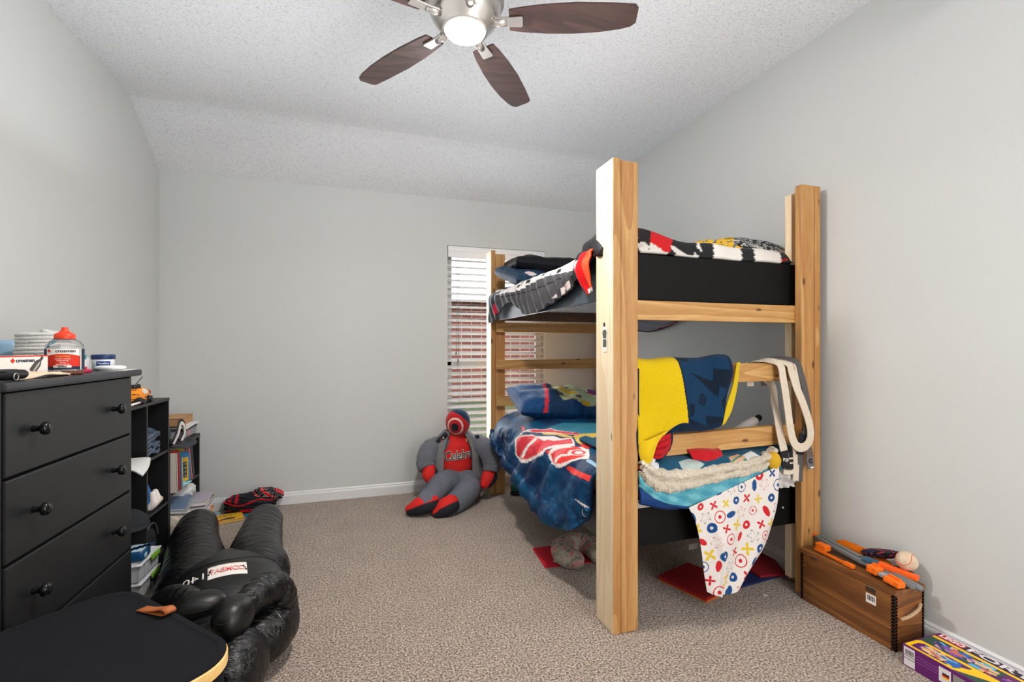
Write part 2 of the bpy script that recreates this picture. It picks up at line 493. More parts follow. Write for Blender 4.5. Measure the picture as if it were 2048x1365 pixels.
LOWER_ART = [
    ([(0.4351, 0.433), (0.4344, 0.4132), (0.4295, 0.3928), (0.4217, 0.3698), (0.4143, 0.3493), (0.4084, 0.3298), (0.4102, 0.3165), (0.4109, 0.3029), (0.411, 0.2896), (0.4103, 0.2765), (0.4082, 0.2629), (0.4081, 0.2497), (0.4112, 0.2421), (0.4159, 0.2327), (0.4222, 0.2258), (0.4268, 0.219), (0.4308, 0.2121), (0.4882, 0.2493), (0.5278, 0.2788), (0.5665, 0.3056), (0.5577, 0.3097), (0.5502, 0.319), (0.5455, 0.3266), (0.542, 0.3391), (0.5391, 0.3495), (0.5363, 0.3618), (0.5298, 0.3693), (0.5226, 0.3765), (0.5154, 0.3861), (0.5075, 0.393), (0.4987, 0.3998), (0.488, 0.4098), (0.4777, 0.4227), (0.4681, 0.433), (0.4535, 0.4333)], (54, 128, 150)),
    ([(0.4311, 0.4899), (0.453, 0.4799), (0.4703, 0.467), (0.481, 0.4564), (0.4898, 0.4426), (0.5008, 0.4365), (0.5102, 0.4293), (0.518, 0.4203), (0.5258, 0.4127), (0.5339, 0.4059), (0.5432, 0.3994), (0.5314, 0.3693), (0.534, 0.3562), (0.5357, 0.3435), (0.5383, 0.3329), (0.5415, 0.3227), (0.5455, 0.3129), (0.5507, 0.3057), (0.5581, 0.2992), (0.5967, 0.3293), (0.6304, 0.3566), (0.6588, 0.3792), (0.7022, 0.4042), (0.6905, 0.4154), (0.6804, 0.4261), (0.6504, 0.4127), (0.6432, 0.423), (0.6355, 0.4333), (0.6274, 0.4463), (0.6049, 0.4433), (0.549, 0.4071), (0.541, 0.4223), (0.5331, 0.4376), (0.5199, 0.4467), (0.507, 0.4567), (0.4992, 0.4699), (0.4891, 0.48), (0.477, 0.49), (0.4653, 0.5034)], (222, 190, 92)),
    ([(0.3192, 0.5202), (0.3372, 0.5068), (0.3624, 0.5367), (0.3563, 0.5701)], (222, 58, 68)),
    ([(0.3499, 0.6772), (0.3666, 0.6328), (0.3624, 0.56), (0.3741, 0.5263), (0.3847, 0.5067), (0.3927, 0.4865), (0.4048, 0.4736), (0.4189, 0.4665), (0.4353, 0.4599), (0.4458, 0.4432), (0.4512, 0.4258), (0.4724, 0.4232), (0.4815, 0.4132), (0.4917, 0.4033), (0.501, 0.3961), (0.5089, 0.3863), (0.5161, 0.3763), (0.5226, 0.3662), (0.528, 0.3562), (0.5413, 0.3634), (0.5359, 0.3736), (0.5313, 0.386), (0.5266, 0.3962), (0.5219, 0.407), (0.5164, 0.4196), (0.5103, 0.4303), (0.5029, 0.4428), (0.4937, 0.4524), (0.4819, 0.4632), (0.4691, 0.4733), (0.4552, 0.4868), (0.4414, 0.5), (0.4226, 0.5133), (0.4075, 0.5302), (0.396, 0.5669), (0.3887, 0.6103), (0.3772, 0.6571)], (236, 222, 216)),
    ([(0.3857, 0.5368), (0.3959, 0.49), (0.4084, 0.4798), (0.4236, 0.4701), (0.4407, 0.4662), (0.4502, 0.4497), (0.4564, 0.43), (0.4737, 0.4298), (0.482, 0.4205), (0.4911, 0.4127), (0.4992, 0.4033), (0.5066, 0.3958), (0.5125, 0.3862), (0.5185, 0.3764), (0.5236, 0.3665), (0.5285, 0.3586), (0.5392, 0.3632), (0.5344, 0.3731), (0.5296, 0.3835), (0.5239, 0.3933), (0.519, 0.4062), (0.5129, 0.4161), (0.5066, 0.4265), (0.4986, 0.4366), (0.4883, 0.4464), (0.4775, 0.4567), (0.4656, 0.4699), (0.4527, 0.4831), (0.4379, 0.4965), (0.4188, 0.5067), (0.4038, 0.5234)], (222, 58, 68)),
    ([(0.368, 0.6505), (0.3717, 0.6172), (0.3673, 0.5699), (0.3899, 0.5454), (0.3998, 0.53), (0.4124, 0.5166), (0.4278, 0.5065), (0.4448, 0.5001), (0.4678, 0.5069), (0.4815, 0.4999), (0.4952, 0.4899), (0.4888, 0.51), (0.4834, 0.5333), (0.4637, 0.5398), (0.4381, 0.5401), (0.4166, 0.5504), (0.4015, 0.575), (0.3929, 0.6136)], (20, 48, 80)),
    ([(0.3482, 0.6776), (0.3583, 0.6901), (0.3677, 0.7006), (0.3725, 0.7104), (0.372, 0.7207), (0.3728, 0.734), (0.3836, 0.7411), (0.3987, 0.7504), (0.4499, 0.7377), (0.4681, 0.727), (0.4738, 0.7178), (0.4876, 0.7077), (0.5147, 0.6942), (0.5269, 0.684), (0.5327, 0.6757), (0.5348, 0.6605), (0.5388, 0.6372), (0.549, 0.6107), (0.5549, 0.5668), (0.5629, 0.5465), (0.5738, 0.5301), (0.5862, 0.517), (0.5997, 0.5068), (0.6095, 0.4973), (0.6174, 0.4842), (0.6249, 0.4725), (0.6034, 0.4499), (0.5529, 0.4063), (0.5476, 0.419), (0.543, 0.43), (0.5382, 0.4433), (0.5333, 0.4592), (0.5196, 0.4699), (0.5063, 0.4796), (0.4974, 0.4931), (0.4871, 0.5067), (0.4765, 0.5201), (0.4639, 0.5337), (0.4488, 0.5436), (0.4241, 0.5436), (0.4075, 0.5535), (0.3978, 0.5849), (0.3915, 0.6171), (0.3721, 0.6404)], (236, 222, 216)),
    ([(0.3607, 0.6772), (0.3716, 0.6878), (0.3766, 0.7005), (0.3796, 0.7103), (0.38, 0.7205), (0.3791, 0.7338), (0.3994, 0.7342), (0.4394, 0.7314), (0.4522, 0.7217), (0.4665, 0.7143), (0.4764, 0.7011), (0.4872, 0.6931), (0.5184, 0.68), (0.5247, 0.6695), (0.526, 0.6372), (0.5352, 0.6138), (0.5397, 0.5837), (0.5428, 0.5502), (0.5525, 0.5307), (0.562, 0.5133), (0.5741, 0.4967), (0.5878, 0.4867), (0.5993, 0.4762), (0.6083, 0.4632), (0.5572, 0.4229), (0.5527, 0.4372), (0.5471, 0.4532), (0.5415, 0.4699), (0.5332, 0.4905), (0.5246, 0.5134), (0.5141, 0.5199), (0.5016, 0.5276), (0.491, 0.5398), (0.4765, 0.5501), (0.455, 0.5533), (0.4275, 0.5502), (0.4139, 0.5668), (0.4008, 0.597), (0.3929, 0.6303), (0.3729, 0.6504)], (222, 58, 68)),
    ([(0.3969, 0.7334), (0.4041, 0.7204), (0.4084, 0.7075), (0.4114, 0.6971), (0.4146, 0.6776), (0.4306, 0.6573), (0.4399, 0.6239), (0.4444, 0.5706), (0.4677, 0.58), (0.4688, 0.6137), (0.4626, 0.64), (0.4587, 0.6609), (0.4547, 0.6768), (0.4503, 0.6904), (0.4394, 0.7032), (0.4376, 0.7174), (0.4389, 0.7274)], (236, 222, 216)),
    ([(0.4313, 0.5569), (0.4528, 0.5503), (0.4679, 0.5403), (0.4804, 0.5268), (0.4896, 0.5102), (0.4999, 0.4966), (0.5078, 0.4832), (0.5196, 0.4732), (0.5313, 0.4631), (0.526, 0.4768), (0.52, 0.4932), (0.513, 0.5067), (0.5045, 0.5201), (0.497, 0.5534), (0.4838, 0.5636), (0.4632, 0.5681)], (236, 222, 216)),
    ([(0.547, 0.4099), (0.5489, 0.3993), (0.6119, 0.4465), (0.6271, 0.4498), (0.6422, 0.4528), (0.6605, 0.4486), (0.6848, 0.4467), (0.6698, 0.4534), (0.6571, 0.4628), (0.6403, 0.4637), (0.6274, 0.4665), (0.6113, 0.4564), (0.5846, 0.4366)], (20, 48, 80)),
    ([(0.6228, 0.4093), (0.6284, 0.3999), (0.6343, 0.3902), (0.6465, 0.4129), (0.6358, 0.4195)], (30, 34, 44)),
    ([(0.6286, 0.4468), (0.6363, 0.4337), (0.6431, 0.4228), (0.6482, 0.4086), (0.6726, 0.4205), (0.6848, 0.4467), (0.6628, 0.4501), (0.646, 0.4564)], (226, 62, 56)),
    ([(0.5419, 0.6472), (0.5498, 0.6205), (0.5552, 0.6273), (0.5535, 0.6573)], (222, 58, 68)),
    ([(0.6384, 0.6807), (0.6438, 0.674), (0.6493, 0.6643), (0.6578, 0.6472), (0.6709, 0.627), (0.68, 0.6005), (0.6917, 0.5732), (0.7054, 0.5533), (0.7251, 0.5374), (0.7542, 0.527), (0.7821, 0.5171), (0.839, 0.5274), (0.8899, 0.5338), (0.9362, 0.54), (0.978, 0.5432), (1.0, 0.5635), (1.0, 0.5802), (1.0, 0.6739), (0.9978, 0.6706), (0.9668, 0.671), (0.933, 0.673), (0.9088, 0.6739), (0.8382, 0.6787), (0.797, 0.6801), (0.7126, 0.6837), (0.6702, 0.6868), (0.6555, 0.6842), (0.647, 0.6837)], (20, 48, 80)),
    ([(0.5539, 0.6572), (0.5541, 0.6304), (0.5555, 0.5671), (0.5631, 0.5397), (0.5736, 0.5167), (0.5888, 0.5068), (0.6034, 0.5032), (0.6144, 0.4935), (0.6235, 0.4832), (0.6326, 0.4725), (0.6425, 0.463), (0.6533, 0.4532), (0.6706, 0.4527), (0.6931, 0.4502), (0.7437, 0.4836), (0.7892, 0.5169), (0.7478, 0.5234), (0.7133, 0.5337), (0.6998, 0.5506), (0.6888, 0.5735), (0.68, 0.6005), (0.6723, 0.6296), (0.6589, 0.6504), (0.6507, 0.6674), (0.6461, 0.6775), (0.6318, 0.6836), (0.6199, 0.6808), (0.6047, 0.6837), (0.566, 0.6807), (0.5586, 0.6739)], (236, 222, 216)),
    ([(0.5626, 0.647), (0.5649, 0.6105), (0.5701, 0.5768), (0.5759, 0.5498), (0.5883, 0.5336), (0.6019, 0.5243), (0.6121, 0.5134), (0.619, 0.4967), (0.626, 0.4807), (0.6325, 0.4671), (0.647, 0.4664), (0.6644, 0.4653), (0.6534, 0.4771), (0.6432, 0.4933), (0.6351, 0.5101), (0.6274, 0.5301), (0.6389, 0.5702), (0.6469, 0.5503), (0.6569, 0.5371), (0.6686, 0.5236), (0.6842, 0.5128), (0.7034, 0.5029), (0.7245, 0.4962), (0.7002, 0.5267), (0.6852, 0.5501), (0.674, 0.5802), (0.6645, 0.6127), (0.6541, 0.6339), (0.6459, 0.6542), (0.6416, 0.6668), (0.6266, 0.6734), (0.5711, 0.6718)], (226, 62, 56)),
    ([(0.6157, 0.6707), (0.6161, 0.6471), (0.6259, 0.611), (0.6345, 0.5902), (0.6418, 0.5571), (0.6541, 0.5468), (0.6464, 0.5736), (0.64, 0.6069), (0.6325, 0.6273), (0.627, 0.6506), (0.628, 0.6706)], (236, 222, 216)),
    ([(0.6316, 0.5601), (0.6298, 0.5266), (0.6363, 0.5038), (0.6442, 0.4838), (0.6584, 0.4734), (0.6746, 0.4665), (0.6938, 0.4597), (0.7193, 0.4671), (0.7318, 0.4898), (0.7087, 0.5), (0.6881, 0.5138), (0.6704, 0.5302), (0.655, 0.547), (0.6428, 0.5702)], (236, 222, 216)),
    ([(0.7015, 0.4768), (0.7053, 0.4829), (0.7056, 0.4894), (0.7025, 0.4953), (0.6959, 0.5029), (0.6864, 0.5102), (0.6769, 0.5171), (0.6673, 0.5266), (0.6597, 0.5337), (0.6536, 0.54), (0.6478, 0.5405), (0.6433, 0.5402), (0.6399, 0.537), (0.6381, 0.5332), (0.6377, 0.5234), (0.6386, 0.5134), (0.6415, 0.5034), (0.6456, 0.4931), (0.6516, 0.4836), (0.6592, 0.477), (0.6687, 0.4735), (0.6777, 0.473), (0.6871, 0.4718), (0.696, 0.4734)], (222, 58, 68)),
    ([(0.6881, 0.4866), (0.6895, 0.4899), (0.6896, 0.4934), (0.6881, 0.4972), (0.6843, 0.5029), (0.6788, 0.5069), (0.6738, 0.5132), (0.6687, 0.5167), (0.6633, 0.5202), (0.6591, 0.5234), (0.6554, 0.5237), (0.6521, 0.5243), (0.6503, 0.5233), (0.6492, 0.5193), (0.6491, 0.5138), (0.6496, 0.5097), (0.6512, 0.5032), (0.6541, 0.4967), (0.6581, 0.4901), (0.6629, 0.4867), (0.6687, 0.4839), (0.6741, 0.4832), (0.6788, 0.4831), (0.6844, 0.4837)], (236, 222, 216)),
    ([(0.7665, 0.5299), (0.8195, 0.5195), (0.8742, 0.5263), (0.9177, 0.5296), (0.9602, 0.5331), (1.0, 0.5601), (0.9515, 0.5602), (0.8926, 0.5544), (0.7981, 0.5469)], (150, 188, 214)),
    ([(0.6585, 0.6709), (0.6743, 0.6504), (0.6931, 0.6507), (0.7199, 0.6508), (0.7868, 0.6532), (0.8474, 0.6476), (0.9087, 0.6465), (0.9427, 0.6417), (0.9761, 0.6382), (1.0, 0.6338), (1.0, 0.6705), (1.0, 0.6674), (0.9675, 0.6674), (0.9326, 0.6681), (0.9021, 0.6701), (0.8356, 0.6741), (0.7965, 0.6764), (0.7196, 0.6801), (0.6778, 0.6774)], (226, 62, 56)),
    ([(0.867, 0.7342), (0.9055, 0.7375), (0.9405, 0.7408), (0.9623, 0.7451), (0.975, 0.7506), (0.9978, 0.757), (1.0, 0.7676), (1.0, 0.8819), (1.0, 0.878), (0.9635, 0.7547), (0.9438, 0.7473), (0.9102, 0.7418), (0.8711, 0.737)], (236, 222, 216)),
]

# ------------------------------------------------------------------ the room
XL, XR, YB, ZC, ZB = -1.369, 2.158, 3.865, 2.74, 2.438
YF = -.7
prof = [(YF, ZC), (3.36, ZC), (3.42, ZC - .008), (3.48, ZC - .034), (3.54, ZC - .075), (YB, ZB)]

def wall_material(name, rgb, bscale, bst, rough=.75):
    return mat(name, rgb, rough=rough, bump=bst, bs=bscale, spec=.3)

m_wall = wall_material('wall_paint', (208, 210, 208), 110, .10, .55)
def ceiling_material():
    k = Nodes('popcorn_ceiling')
    tc = k.n('ShaderNodeTexCoord')
    n1 = k.n('ShaderNodeTexNoise', Scale=105.0, Detail=3.0, Roughness=.65)
    k.l(tc.outputs['Object'], n1.inputs['Vector'])
    rp = k.n('ShaderNodeValToRGB')
    e = rp.color_ramp.elements
    e[0].position, e[0].color = .30, (*S(208, 210, 213), 1)
    e[1].position, e[1].color = .48, (*S(238, 240, 244), 1)
    k.l(n1.outputs['Fac'], rp.inputs['Fac']); k.l(rp.outputs['Color'], k.b.inputs['Base Color'])
    bp = k.n('ShaderNodeBump', Strength=.6, Distance=.012)
    k.l(n1.outputs['Fac'], bp.inputs['Height']); k.l(bp.outputs['Normal'], k.b.inputs['Normal'])
    k.b.inputs['Roughness'].default_value = .95
    k.b.inputs['Specular IOR Level'].default_value = .1
    return k.m
def carpet_material():
    k = Nodes('carpet_pile')
    tc = k.n('ShaderNodeTexCoord')
    n1 = k.n('ShaderNodeTexNoise', Scale=125.0, Detail=2.0, Roughness=.7)
    n2 = k.n('ShaderNodeTexNoise', Scale=6.0, Detail=4.0, Roughness=.6)
    n3 = k.n('ShaderNodeTexNoise', Scale=42.0, Detail=3.0, Roughness=.6)
    for n in (n1, n2, n3):
        k.l(tc.outputs['Object'], n.inputs['Vector'])
    rp = k.n('ShaderNodeValToRGB')
    e = rp.color_ramp.elements
    e[0].position, e[0].color = .36, (*S(78, 64, 54), 1)
    e[1].position, e[1].color = .64, (*S(220, 201, 184), 1)
    x = rp.color_ramp.elements.new(.5); x.color = (*S(160, 142, 127), 1)
    k.l(n1.outputs['Fac'], rp.inputs['Fac'])
    mr = k.n('ShaderNodeMapRange'); mr.inputs['From Min'].default_value = .3; mr.inputs['From Max'].default_value = .7
    mr.inputs['To Min'].default_value = .82; mr.inputs['To Max'].default_value = 1.12
    a = k.n('ShaderNodeMath', operation='ADD'); k.l(n2.outputs['Fac'], a.inputs[0]); k.l(n3.outputs['Fac'], a.inputs[1])
    b = k.n('ShaderNodeMath', operation='MULTIPLY'); b.inputs[1].default_value = .5; k.l(a.outputs[0], b.inputs[0])
    k.l(b.outputs[0], mr.inputs['Value'])
    mx = k.n('ShaderNodeMix', data_type='RGBA', blend_type='MULTIPLY'); mx.inputs['Factor'].default_value = 1
    k.l(rp.outputs['Color'], mx.inputs[6]); k.l(mr.outputs['Result'], mx.inputs[7])
    k.l(mx.outputs[2], k.b.inputs['Base Color'])
    h = k.n('ShaderNodeMath', operation='ADD'); k.l(n1.outputs['Fac'], h.inputs[0]); k.l(n3.outputs['Fac'], h.inputs[1])
    bp = k.n('ShaderNodeBump', Strength=.9, Distance=.012)
    k.l(h.outputs[0], bp.inputs['Height']); k.l(bp.outputs['Normal'], k.b.inputs['Normal'])
    k.b.inputs['Roughness'].default_value = 1
    k.b.inputs['Specular IOR Level'].default_value = .05
    k.b.inputs['Sheen Weight'].default_value = .3
    return k.m
m_ceil, m_carpet = ceiling_material(), carpet_material()
m_trim = mat('white_trim', (226, 226, 226), rough=.4)

g = G(); g.box((XL - .1, YF, -.12), (XR + .1, YB + .1, 0)); g.make('floor', m_carpet, base=(0, 0, 0), kind='structure')
g = G()
yz = prof + [(YB + .12, ZB - .03), (YB + .12, ZC + .15), (YF, ZC + .15)]
V = [(XL - .1, y, z) for y, z in yz] + [(XR + .1, y, z) for y, z in yz]
k = len(yz)
g.add(V, [tuple(range(k)), tuple(range(2 * k - 1, k - 1, -1))] + [(i, k + i, k + (i + 1) % k, (i + 1) % k) for i in range(k)])
g.make('ceiling', m_ceil, base=(0, 0, 0), kind='structure')
for nm, x0, x1 in (('wall_left', XL - .1, XL), ('wall_right', XR, XR + .1)):
    g = G()
    g.box((x0, YF, -.1), (x1, YB + .1, ZC + .02))
    g.make(nm, m_wall, base=(0, 0, 0), kind='structure')
g = G(); g.box((XL - .1, YF - .1, -.1), (XR + .1, YF, ZC + .1)); g.make('wall_front', m_wall, base=(0, 0, 0), kind='structure')
WX0, WX1, WZ0, WZ1 = .672, 1.55, .30, 2.046
g = G()
for lo, hi in (((XL - .1, -.1), (WX0, ZC)), ((WX1, -.1), (XR + .1, ZC)), ((WX0, -.1), (WX1, WZ0)), ((WX0, WZ1), (WX1, ZC))):
    g.box((lo[0], YB, lo[1]), (hi[0], YB + .13, hi[1]))
g.make('wall_back', m_wall, base=(0, 0, 0), kind='structure')

def baseboard(name, p0, p1, inward):
    p0, p1, n = Vector(p0), Vector(p1), Vector(inward)
    sec = [(0, 0), (.014, 0), (.014, .062), (.0115, .070), (.009, .074), (.009, .082), (.004, .090), (0, .090)]
    V = [(p + n * a + Vector((0, 0, b)))[:] for p in (p0, p1) for a, b in sec]
    k = len(sec)
    g = G(); g.add(V, [(i, i + 1, k + i + 1, k + i) for i in range(k - 1)] + [tuple(range(k)), tuple(range(2 * k - 1, k - 1, -1))])
    g.make(name, m_trim, base=p0[:], kind='structure')
baseboard('baseboard_back', (XL, YB, 0), (XR, YB, 0), (0, -1, 0))
baseboard('baseboard_left', (XL, YF, 0), (XL, YB, 0), (1, 0, 0))
baseboard('baseboard_right', (XR, YF, 0), (XR, YB, 0), (-1, 0, 0))

# window frame, sash and glass set in the wall
m_vinyl = mat('white_vinyl', (232, 234, 236), rough=.4)
m_glass = mat('window_glass', (255, 255, 255), rough=0, trans=1, spec=.5, ior=1.02)
w = thing('window_1', None, None, (WX0, YB, WZ0)); w['kind'] = 'structure'
g = G()
y0, y1 = YB + .085, YB + .13
for lo, hi in (((WX0, WZ0), (WX0 + .05, WZ1)), ((WX1 - .05, WZ0), (WX1, WZ1)), ((WX0, WZ0), (WX1, WZ0 + .05)), ((WX0, WZ1 - .05), (WX1, WZ1)),
               ((WX0, 1.02), (WX1, 1.075))):
    g.box((lo[0], y0, lo[1]), (hi[0], y1, hi[1]), .004)
g.make('window_frame', m_vinyl, w)
g = G(); g.box((WX0 + .04, YB + .105, WZ0 + .04), (WX1 - .04, YB + .109, WZ1 - .04)); g.make('window_pane', m_glass, w)
g = G(); g.box((WX0 - .0, YB - .012, WZ0 - .02), (WX1 + .0, YB + .09, WZ0), .003); g.make('window_sill', m_trim, w)

# horizontal slat blind hung inside the window opening
m_slat = translucent(mat('blind_slat_white', (250, 250, 251), rough=.45), .45, (255, 255, 255))
bl = thing('window_blind', 'white horizontal slat blind hanging in the back wall window', 'blind', (1.11, YB + .04, WZ0))
g = G()
g.box((WX0 + .004, YB - .006, WZ1 - .098), (WX1 - .004, YB + .012, WZ1 - .004), .004)
g.box((WX0 + .004, YB - .010, WZ1 - .05), (WX1 - .004, YB + .0, WZ1 - .012), .003)
g.make('valance', mat('blind_valance', (240, 240, 242), rough=.5), bl)
g = G()
nsl = 29
for i in range(nsl):
    z = WZ1 - .118 - i * .0566
    if z < WZ0 + .03: break
    M = TR((0, YB + .045, z), (21, 0, 0))
    g.box((WX0 + .003, -.0315, -.0015), (WX1 - .003, .031, .0015), 0, 0, M)
g.make('slats', m_slat, bl)
m_cord = mat('blind_cord', (170, 172, 174), rough=.8)
for x in (WX0 + .10, WX0 + .43, WX1 - .12):
    for yy in (YB + .012, YB + .078):
        g = G(); g.tube([(x, yy, WZ1 - .1), (x, yy, WZ0 + .03)], .0011, 6); g.make('ladder_cord', m_cord, bl)
m_tassel = mat('tassel_grey', (120, 122, 124), rough=.5)
for x, z in ((.745, 1.14), (.762, 1.075)):
    g = G()
    g.tube([(x, YB - .004, WZ1 - .1), (x, YB - .004, z)], .0013, 6)
    g.lathe([(.002, .02), (.004, .016), (.008, -.01), (.006, -.014)], (x, YB - .004, z), 12)
    g.make('pull_cord', m_tassel, bl)

# outdoors seen between the slats
g = G(); g.box((-14, YB + .3, -.5), (16, 40, -.2))
g.make('lawn', mat('lawn_grass', (66, 76, 40), rough=1, rgb2=(38, 48, 24), vs=9, bump=.5, bs=40), base=(0, 0, 0), kind='structure')
def brick_material():
    k = Nodes('red_brick')
    tc = k.n('ShaderNodeTexCoord')
    mp = k.n('ShaderNodeMapping'); mp.inputs['Rotation'].default_value = (R(90), 0, 0)
    k.l(tc.outputs['Object'], mp.inputs['Vector'])
    b = k.n('ShaderNodeTexBrick')
    b.inputs['Scale'].default_value = 1
    b.inputs['Color1'].default_value = (*S(104, 54, 42), 1); b.inputs['Color2'].default_value = (*S(80, 42, 34), 1)
    b.inputs['Mortar'].default_value = (*S(140, 126, 116), 1)
    b.inputs['Mortar Size'].default_value = .008; b.inputs['Brick Width'].default_value = .26; b.inputs['Row Height'].default_value = .085
    k.l(mp.outputs['Vector'], b.inputs['Vector']); k.l(b.outputs['Color'], k.b.inputs['Base Color'])
    k.b.inputs['Roughness'].default_value = .9
    return k.m
h = thing('neighbour_house', 'red brick neighbouring house outside behind the window blind', 'building', (3, 12.6, -.2))
g = G(); g.box((-4, 11.5, -.2), (11, 14, 2.35)); g.make('wall', brick_material(), h)
g = G(); g.add([(-4.5, 11.1, 2.3), (11.5, 11.1, 2.3), (11.5, 15, 4.1), (-4.5, 15, 4.1), (-4.5, 11.1, 2.45), (11.5, 11.1, 2.45), (11.5, 15, 4.25), (-4.5, 15, 4.25)],
              [(0, 1, 2, 3), (7, 6, 5, 4), (0, 4, 5, 1), (1, 5, 6, 2), (2, 6, 7, 3), (3, 7, 4, 0)])
g.make('roof', mat('pale_shingles', (205, 196, 184), rough=.9, rgb2=(160, 150, 140), vs=5), h)

# ------------------------------------------------------------------ ceiling fan
FX, FY = .372, 1.75
m_nick = mat('brushed_nickel', (196, 190, 184), rough=.28, metal=1)
m_blade = wood('walnut_blade', 'x', (84, 58, 52), (58, 38, 35), knots=False, rough=.35, knotc=(40, 20, 15))
fan = thing('ceiling_fan', 'five blade brushed nickel ceiling fan with dark walnut blades and lit globe', 'ceiling fan', (FX, FY, 2.40))
g = G()
g.lathe([(.001, 2.735), (.065, 2.735), (.068, 2.72), (.05, 2.68), (.016, 2.665), (.015, 2.60), (.001, 2.60)], (FX, FY, 0)); g.make('canopy', m_nick, fan)
g = G()
g.lathe([(.02, 2.63), (.06, 2.625), (.128, 2.60), (.142, 2.575), (.142, 2.53), (.150, 2.522), (.150, 2.512), (.138, 2.505), (.135, 2.47), (.118, 2.44), (.096, 2.418), (.088, 2.408), (.086, 2.404), (.02, 2.404)], (FX, FY, 0), 48)
g.make('motor_housing', m_nick, fan)
g = G()
g.lathe([(.001, 2.378), (.03, 2.380), (.055, 2.386), (.074, 2.397), (.080, 2.408), (.080, 2.412), (.001, 2.412)], (FX, FY, 0), 40)
g.make('light_diffuser', mat('lit_glass', (255, 250, 245), rough=.5, emit=FAN_EMIT), fan)
bang = [-20.5 + 72 * i for i in range(5)]
ZBL = 2.44
for a in bang:
    Mz = TR((FX, FY, ZBL), (0, 0, a)) @ TR((0, 0, 0), (-8, 0, 0))
    top = [(.17, .048), (.22, .058), (.32, .069), (.42, .073), (.52, .069), (.60, .058), (.638, .047)]
    bot = [(.655, .03), (.652, -.035), (.640, -.05), (.56, -.058), (.42, -.066), (.30, -.062), (.22, -.054), (.17, -.046)]
    g = G(); g.prism(top + bot, .007, Mz, bev=.0015); g.make('blade', m_blade, fan)
    M2 = TR((FX, FY, ZBL), (0, 0, a))
    g = G()
    g.prism([(.115, .024), (.15, .02), (.215, .024), (.222, .020), (.222, -.020), (.215, -.024), (.15, -.02), (.115, -.024)], .008, Mz @ TR((0, 0, -.009)), bev=.002)
    g.tube([xf(np.array([p]), np.array(M2))[0] for p in ((.105, 0, .0), (.13, 0, -.006), (.16, 0, -.008))], [.018, .016, .012], 10)
    g.make('blade_arm', m_nick, fan)

# ------------------------------------------------------------------ bunk bed
BC = [(238, 200, 142), (208, 158, 96)]
m_px = wood('pine_along_x', 'x', (212, 168, 106), (182, 130, 70))
m_py = wood('pine_along_y', 'y', (222, 178, 118), (194, 140, 78))
m_pz = wood('pine_along_z', 'z', (204, 158, 98), (176, 122, 66))
m_pside = wood('pale_lit_pine_along_z', 'z', (250, 232, 200), (238, 212, 172), knotc=(170, 140, 100))  # pale pine, colour raised further for fan light on the side faces
m_black = mat('black_painted_board', (13, 13, 12), rough=.6, var=.15, vs=14, spec=.2)
m_bsheen = mat('black_board_sheen', (66, 76, 86), rough=.32)  # black board, the window's grey-blue reflection put into its colour
H = 1.973
bed = thing('bunk_bed', 'tall home built pine bunk bed with black box frames standing against right wall', 'bunk bed', (1.55, 2.7, 0))
X1, X2, Y1, Y3 = .979, 2.0013, 1.690, 3.606

def post(side, front, h=H, h2=H):
    """two boards meeting in an L; the wide one stands edge-on"""
    if side == 'l':
        ax, bx = (X1, X1 + .0375), (X1 + .039, X1 + .1195)
    else:
        ax, bx = (X2 + .0825, X2 + .120), (X2, X2 + .081)
    y = Y1 if front else Y3
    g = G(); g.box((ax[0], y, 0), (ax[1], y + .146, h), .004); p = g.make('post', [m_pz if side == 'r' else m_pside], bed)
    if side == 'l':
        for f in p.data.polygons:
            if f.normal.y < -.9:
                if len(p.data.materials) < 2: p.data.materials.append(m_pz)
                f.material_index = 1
    g = G(); g.box((bx[0], y + .001, 0), (bx[1], y + .038, h2), .004); g.make('board', m_pz, p)
    return p
pA = post('l', True, H, H - .006)
pB = post('r', True)
pC = post('l', False, H, H - .028)
pD = post('r', False)
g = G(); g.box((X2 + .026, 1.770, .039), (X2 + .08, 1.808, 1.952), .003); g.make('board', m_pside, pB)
# stuck-on paper figure of a standing man, on the outer face of the near post
m_paper = mat('sticker_white', (240, 232, 224), rough=.6)
g = G()
fr = frame((X1 - .0012, 1.756, 1.232), (0, -1, 0), (0, 0, 1)) @ TR((0, 0, 0), (0, 0, 0), (1.35, 1.0, 1))
def blob(poly, z, m): g.prism(poly, .0004, fr @ TR((0, 0, z)), m)
blob([(-.014, -.062), (.014, -.062), (.016, .0), (.020, .03), (.012, .042), (.008, .062), (-.008, .062), (-.014, .04), (-.016, .0)], -.0001, 0)
blob([(-.011, -.042), (.010, -.042), (.011, -.02), (.009, .0), (.012, .022), (.006, .032), (-.009, .031), (-.014, .02), (-.010, -.005)], .0004, 1)
blob([(-.008, .046), (.002, .044), (.004, .058), (-.003, .064), (-.009, .059)], .0004, 2)
blob([(-.010, -.004), (.010, -.006), (.010, -.010), (-.010, -.008)], .0006, 0)
g.make('sticker', [m_paper, mat('sticker_olive', (84, 88, 80)), mat('sticker_dark', (44, 44, 40))], bed, label='small paper sticker of a standing man')
# end rails
def rail(y, x0, x1, z0, z1, tilt=0, m=m_px):
    g = G(); g.box((x0, y, -(z1 - z0) / 2), (x1, y + .037, (z1 - z0) / 2), .003, 0, TR((0, 0, (z0 + z1) / 2)) @ TR(((x0 + x1) / 2, 0, 0)) @ TR((0, 0, 0), (0, tilt, 0)) @ TR((-(x0 + x1) / 2, 0, 0)))
    return g.make('end_rail', m, bed)
rail(1.729, 1.018, 2.028, 1.308, 1.392)
rail(1.729, 1.018, 2.028, 1.027, 1.114)
rail(1.729, 1.018, 2.02, .715, .806, -1.0)
for z0, z1 in ((1.309, 1.388), (1.010, 1.090), (.712, .800)):
    rail(3.568, 1.018, 2.119, z0, z1)
